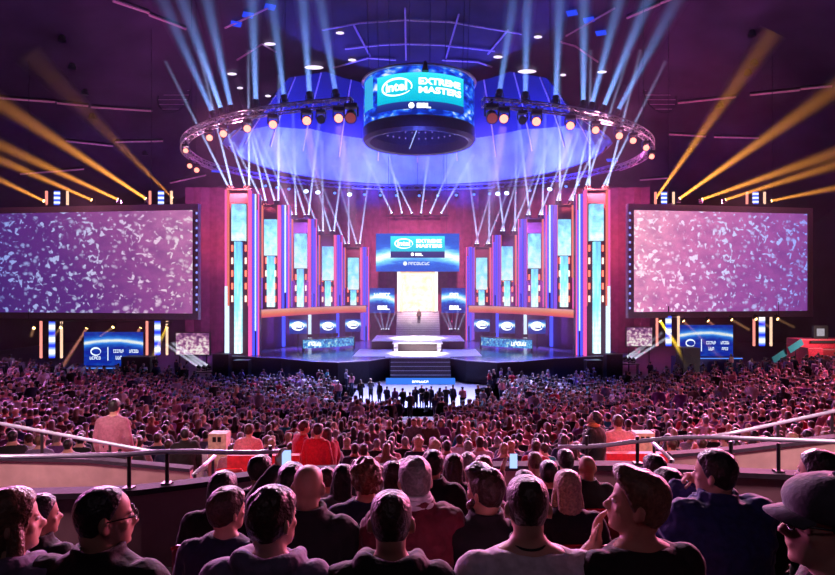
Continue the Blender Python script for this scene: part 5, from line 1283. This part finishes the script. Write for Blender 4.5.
# the rest of the crowd: one object
def low(pose, yaw, arms):
    b = MB(); M = head_matrix(yaw,-.05,0,.012); nb = V((0,0,1.07))
    b.mat(2); b.loft([[p for p in r] for r in torso_rings(1, 0, .02, 1.05, n=10)[1:11:2]])
    s = len(b.v); b.mat(0); b.loft([head_ring(z,0,8) for z in (-.06,.03,.09,.15,.2)]); b.mat(1)
    rs = []
    for z, o in ((.09,-.004),(.13,.012),(.19,.014),(.225,.014),(.24,.0)):
        r = head_ring(min(z,.2315), o, 8); rs.append([V((q.x, min(q.y,.05+.2*max(0,z-.13)), z)) for q in r])
    b.loft(rs); b.xform(M, s)
    for sd in (-1,1):
        sh, el, wr, d, nr = arm_pts(sd, arms[0 if sd < 0 else 1], 0); b.mat(2); b.tube([sh+V((0,0,.05)), el, wr], [.075,.06,.045], 5); b.mat(0); b.tube([wr, wr+d.normalized()*.13], [.042,.03], 5)
        b.mat(3)
        if pose == 'stand': b.tube([(sd*.09,0,.55),(sd*.1,.01,.05),(sd*.1,0,-.43)], [.11,.08,.05], 5)
        else: b.tube([(sd*.1,.0,.5),(sd*.14,.43,.5),(sd*.14,.42,.02)], [.1,.075,.05], 5)
    if pose == 'stand': b.xform(Matrix.Translation((0,0,.43)))
    return np.array(b.v), b.f, np.array(b.m)
LOW = [low('sit', y, a) for y, a in ((0,('lap','lap')),(.5,('front','lap')),(-.5,('lap','front')),(.15,('front','front')),(-.2,('mouth','lap')),(0,('phone','lap')))]
LOWS = [low('stand', y, a) for y, a in ((0,('hang','hang')),(.4,('front','hang')),(-.4,('front','front')))]
def mid(me): return np.array([v.co[:] for v in me.vertices]), [tuple(p.vertices) for p in me.polygons], np.array([p.material_index for p in me.polygons])
MIDS = [mid(m) for m in SITF]; LOWS = [mid(m) for m in STF]
CM_L = SKINS+list(HM.values())+[CM[k] for k in CM]+[]
TI = {k: 7+i for i, k in enumerate(CM)}; HI = {k: 2+i for i, k in enumerate(HM)}
av, af, am = [], [], []; base = 0
def add_low(P, x, y, z, rz, s, top, hc, sk):
    global base
    v, f, m = P; c, s_ = math.cos(rz), math.sin(rz); w = v*s
    av.append(np.stack([w[:,0]*c-w[:,1]*s_+x, w[:,0]*s_+w[:,1]*c+y, w[:,2]+z], 1)); af.extend([tuple(i+base for i in q) for q in f]); base += len(v)
    lut = np.array([sk, HI[hc], TI[top], TI['denim' if RG.random() < .6 else 'black']]); am.append(lut[m])
for ri in range(NROW, len(ROWR)):
    rho = ROWR[ri]
    for x, y, a in seats_of(ri):
        if not vis(x, y, 12) or not free(x, y, .35): continue
        if y > 36 and abs(x) < 5.2+(y-36)*.12: continue                       # open floor in front of the stage
        if y > 50.5 and abs(x) < 20: continue
        if x < -25 and y > 47: continue                                        # empty yellowish seat rows
        if abs(x) < 1.0 and y > 24: continue
        if RG.random() > .80: continue
        st_ = RG.random() < .035 and y > 25
        add_low(RG.choice(LOWS if st_ else MIDS if y < 27 else LOW), x+RG.uniform(-.08,.08), y+RG.uniform(-.08,.08), terr_z(rho)-.01, -a*.8+RG.uniform(-.35,.35), RG.uniform(1.08,1.24), RG.choice(TOPS), RG.choice(HAIRS), RG.randrange(2))
for k in range(26):                                                            # people waiting along the floor sides
    sd = RG.choice((-1,1)); x = sd*RG.uniform(6,16); y = RG.uniform(50,53)
    add_low(RG.choice(LOWS), x, y, ground(x,y), RG.uniform(-2,2), 1.0, RG.choice(TOPS), RG.choice(HAIRS), 0)
me = bpy.data.meshes.new('crowd'); me.from_pydata(np.concatenate(av).tolist(), [], af)
for m in CM_L: me.materials.append(m)
me.polygons.foreach_set('material_index', np.concatenate(am).astype(np.int32)); me.polygons.foreach_set('use_smooth', [True]*len(me.polygons)); me.update()
stuff(link('crowd', me), 'the rest of the dense crowd seated in the lower stand and on the arena floor')
# ================================================================== THINGS BESIDE THE STAGE AND IN THE STAND
for s, (a, c, y0, y1, yb) in ((-1,(84,143,332,365.5,388)),(1,(679.5,733,325,356,378))):
    Y = 60.5
    t, w, h = screen('led_screen', 'blue LED screen with white arc and sponsor marks under the %s projection screen' % side_name[s], 'screen', (UX(a,Y),Y), (UX(c,Y),Y), UZ(y1,Y), UZ(y0,Y), mat_earth('blue_planet_side%d' % (s+1), .5, -.55, 1.3, 4, base=(.004,.02,.35), glow=(.05,.3,.95), s=.95), 0, .3)
    b = MB(); put_oval(b, -w*.3, h*.42, w*.09, h*.13, w=.25, y=-.03, n=20); put_marks(b,-w*.40,-w*.21,h*.18,h*.27,-.03,5,1)
    b.add([V((-w*.10,-.03,h*.15)),V((-w*.085,-.03,h*.15)),V((-w*.085,-.03,h*.55)),V((-w*.10,-.03,h*.55))],[(0,1,2,3)])
    put_marks(b,0,w*.18,h*.38,h*.48,-.03,6,2); put_marks(b,w*.04,w*.15,h*.18,h*.29,-.03,3,3); put_marks(b,w*.27,w*.43,h*.38,h*.48,-.03,6,4); put_marks(b,w*.29,w*.41,h*.19,h*.28,-.03,4,5); b.build('lettering', L_dim, t)
    z = UZ(y1,Y)
    t2 = thing('side_platform', 'dark blue platform block carrying the %s sponsor screen' % side_name[s], 'platform', (t.location.x,Y-.6,0)); MB().box((-w/2-.6,-.8,0),(w/2+.2,1.2,z-.02)).build('block', pm('blue_platform', (.05,.06,.3), .5) if s < 0 else bpy.data.materials['blue_platform'], t2)
    MB().box((-w/2-.6,-.84,z-.12),(w/2+.2,-.8,z-.04)).build('edge_light', em('platform_edge', (.1,.3,1), 1.2) if s < 0 else bpy.data.materials['platform_edge'], t2)
    Y = 57.5; a, c, y0, y1 = (121,150,357,377) if s < 0 else (683,700.5,348,364); z = ground(UX(a,Y),Y)
    b = MB().bbox((UX(a,Y),Y,0),(UX(c,Y),Y+1.6,UZ(y0,Y)),.05); o = b.build('equipment_box', M_fascia); tag(o, 'large black equipment box in front of the %s sponsor screen' % side_name[s], 'box')
    Y = 62; a, c, y0, y1 = (176,209.5,333,354.5) if s < 0 else (626.5,652,327.5,346)
    q = NT('desk_footage_%d' % (s+1)); d_, c_ = q.voro(q.vec((9,1,7),(s*2,0,3)),1.0); f_ = q.math('SUBTRACT',q.math('ADD',q.math('MULTIPLY',q.noise(q.vec((6,1,5),(s,0,1)),1.3,3),1.5),q.math('MULTIPLY',q.math('SUBTRACT',.5,q.z),.25)),q.math('MULTIPLY',d_,.5))
    t, w, h = screen('video_monitor', 'small monitor showing pinkish footage between the %s projection screen and the stage' % side_name[s], 'screen', (UX(a,Y),Y), (UX(c,Y),Y), UZ(y1,Y), UZ(y0,Y), q.done(q.ramp(f_,[(.2,(.15,.04,.16)),(.45,(.5,.2,.4)),(.62,(.9,.7,.75)),(.8,(1,.95,.9))]),.9), .08, .2)
    for x in (-w*.4,w*.4): MB().box((x-.05,.05,-t.location.z),(x+.05,.15,-.08)).build('leg', M_metal, t)
    # dark loudspeaker stacks at the stage corners
    for k, (px, Y, hh, ww) in enumerate(((222,56.2,2.6,1.5),(242,54.8,2.2,1.4))):
        x = sx_(px,Y,s); t = thing('stage_speaker', 'black floor speaker stack, %s one at the %s stage corner' % ('outer' if k == 0 else 'inner', side_name[s]), 'speaker', (x,Y,0), 0, 'black speaker stacks at the stage corners')
        MB().bbox((-ww/2,-.5,0),(ww/2,.6,hh),.04).build('cabinet', M_black, t)
        for q_ in (.3,.7): MB().tube([(0,-.5,hh*q_),(0,-.53,hh*q_),(0,-.52,hh*q_)], [.42,.42,.3], 16).build('speaker_cone', M_metal, t)
# red commentary box at the far right, its monitor
Y = 50.0; x0 = UX(805.5,Y)
t = thing('commentary_box', 'bright red clad booth rising from the crowd at the right edge', 'booth', (x0,Y,0))
MR = pm('red_cladding', (.75,.02,.06), .5)
MB().bbox((0,.8,0),(4.5,2.6,UZ(336.5,Y)-.3),.06).build('upper_panel', MR, t); MB().bbox((0,-.3,0),(1.3,.8,UZ(347.5,Y)),.06).build('lower_panel', MR, t); MB().bbox((1.3,-.2,0),(4.5,.8,UZ(349,Y)),.06).build('lower_panel', M_redseat, t)
MB().box((.9,.7,UZ(344,Y)),(3.0,.79,UZ(341.5,Y))).build('window_slot', M_black, t)
t, w, h = screen('video_monitor', 'small lit monitor above the red booth at the right edge', 'screen', (UX(816,51.5),51.5), (UX(824.5,51.5),51.5), UZ(336,51.5), UZ(328.5,51.5), em('grey_footage', (.55,.5,.58), .8), .25, .2)
MB().box((-.05,.05,-t.location.z),(.05,.15,-.1)).build('stand', M_metal, t)
for k, (px, py) in enumerate(((780,360),(796,350))):
    Y = 50.5; x = UX(px,Y); t = thing('banner', 'teal slanted banner board, %s of two among the crowd by the red booth' % ('lower' if k == 0 else 'upper'), 'banner', (x,Y,ground(x,Y)), .2)
    zz = UZ(py-4,Y)-ground(x,Y); b = MB(); b.box((-.75,0,-.28),(.75,.05,.28)); b.xform(Matrix.Translation((0,0,zz)) @ Matrix.Rotation(-.5,4,'Y')); b.build('board', CM['teal'], t); MB().box((-.03,.02,0),(.03,.06,zz)).build('pole', M_metal, t)
# empty seat rows at the far left, yellow lamp light put into their colour
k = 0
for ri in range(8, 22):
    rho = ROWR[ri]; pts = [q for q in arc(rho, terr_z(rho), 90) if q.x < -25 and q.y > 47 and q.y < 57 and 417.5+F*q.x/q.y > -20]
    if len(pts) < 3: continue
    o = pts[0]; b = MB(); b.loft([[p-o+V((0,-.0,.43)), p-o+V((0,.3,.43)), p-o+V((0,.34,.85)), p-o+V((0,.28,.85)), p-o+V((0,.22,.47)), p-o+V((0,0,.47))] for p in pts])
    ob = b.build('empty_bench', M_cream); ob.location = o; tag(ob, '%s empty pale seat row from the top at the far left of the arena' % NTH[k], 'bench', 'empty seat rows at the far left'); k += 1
# cream card box beyond the right railing, with two dark openings, and a twin on the left
for lb, px0, px1, y0, y1, Y in (('cream card box with two dark openings beside the man in pink tinted shirt, right',636,655,433.5,446.5,11.9),('cream card box with dark openings left of the left man in pink tinted shirt',208,226,434,447,11.9)):
    x0, x1 = UX(px0,Y), UX(px1,Y); zt = UZ(y0,Y); g = ground((x0+x1)/2,Y); t = thing('card_box', lb, 'box', ((x0+x1)/2,Y,g)); w = (x1-x0)/2
    MB().bbox((-w,0,0),(w,.3,zt-g),.01).build('carton', M_cream, t)
    for q in (-.3,.25): MB().box((w*q-.035,-.006,zt-g-.16),(w*q+.035,.01,zt-g-.06)).build('opening', M_black, t)
# each narrow beam lamp lights its own shaft of haze, the wash lamps light the room (keeps the sampling clean)
room = bpy.data.collections.new('room')
for o_ in BEAMO+[HAZE]: room.objects.link(o_)
for q in room.collection_objects: q.light_linking.link_state = 'EXCLUDE'
air = bpy.data.collections.new('air'); air.objects.link(HAZE)
NS = 56; shafts = [bpy.data.collections.new('shaft') for _ in range(NS)]
_own = {}
for k, (l_, o_) in enumerate(zip(BEAML, BEAMO)): shafts[k % NS].objects.link(o_); _own[l_.name] = shafts[k % NS]
for o_ in GLOW: _own[o_.name] = air
for o_ in list(COL.objects):
    if o_.type == 'LIGHT' or (o_.type == 'MESH' and o_.name.startswith(('picture','drum'))): o_.light_linking.receiver_collection = _own.get(o_.name, room)
# ================================================================== CAMERA AND VIEW
cam = link('camera', bpy.data.cameras.new('camera')); cam.location = (0,0,EYE); cam.rotation_euler = (PI/2,0,0)
cam.data.sensor_width = 36; cam.data.lens = 36*F/835; cam.data.clip_start = .1; cam.data.clip_end = 300
SC.camera = cam
w = bpy.data.worlds.new('world'); SC.world = w; w.use_nodes = True
w.node_tree.nodes['Background'].inputs[0].default_value = (.05,.03,.08,1); w.node_tree.nodes['Background'].inputs[1].default_value = 0.0
SC.view_settings.view_transform = 'Standard'; SC.view_settings.look = 'None'; SC.view_settings.exposure = 0; SC.view_settings.gamma = 1; SC.view_settings.use_curve_mapping = False
SC.cycles.use_denoising = True; SC.cycles.max_bounces = 4; SC.cycles.diffuse_bounces = 2; SC.cycles.volume_bounces = 0; SC.cycles.use_light_tree = True; SC.cycles.sample_clamp_indirect = 0; SC.cycles.sample_clamp_direct = 0; SC.cycles.caustics_reflective = False; SC.cycles.caustics_refractive = False
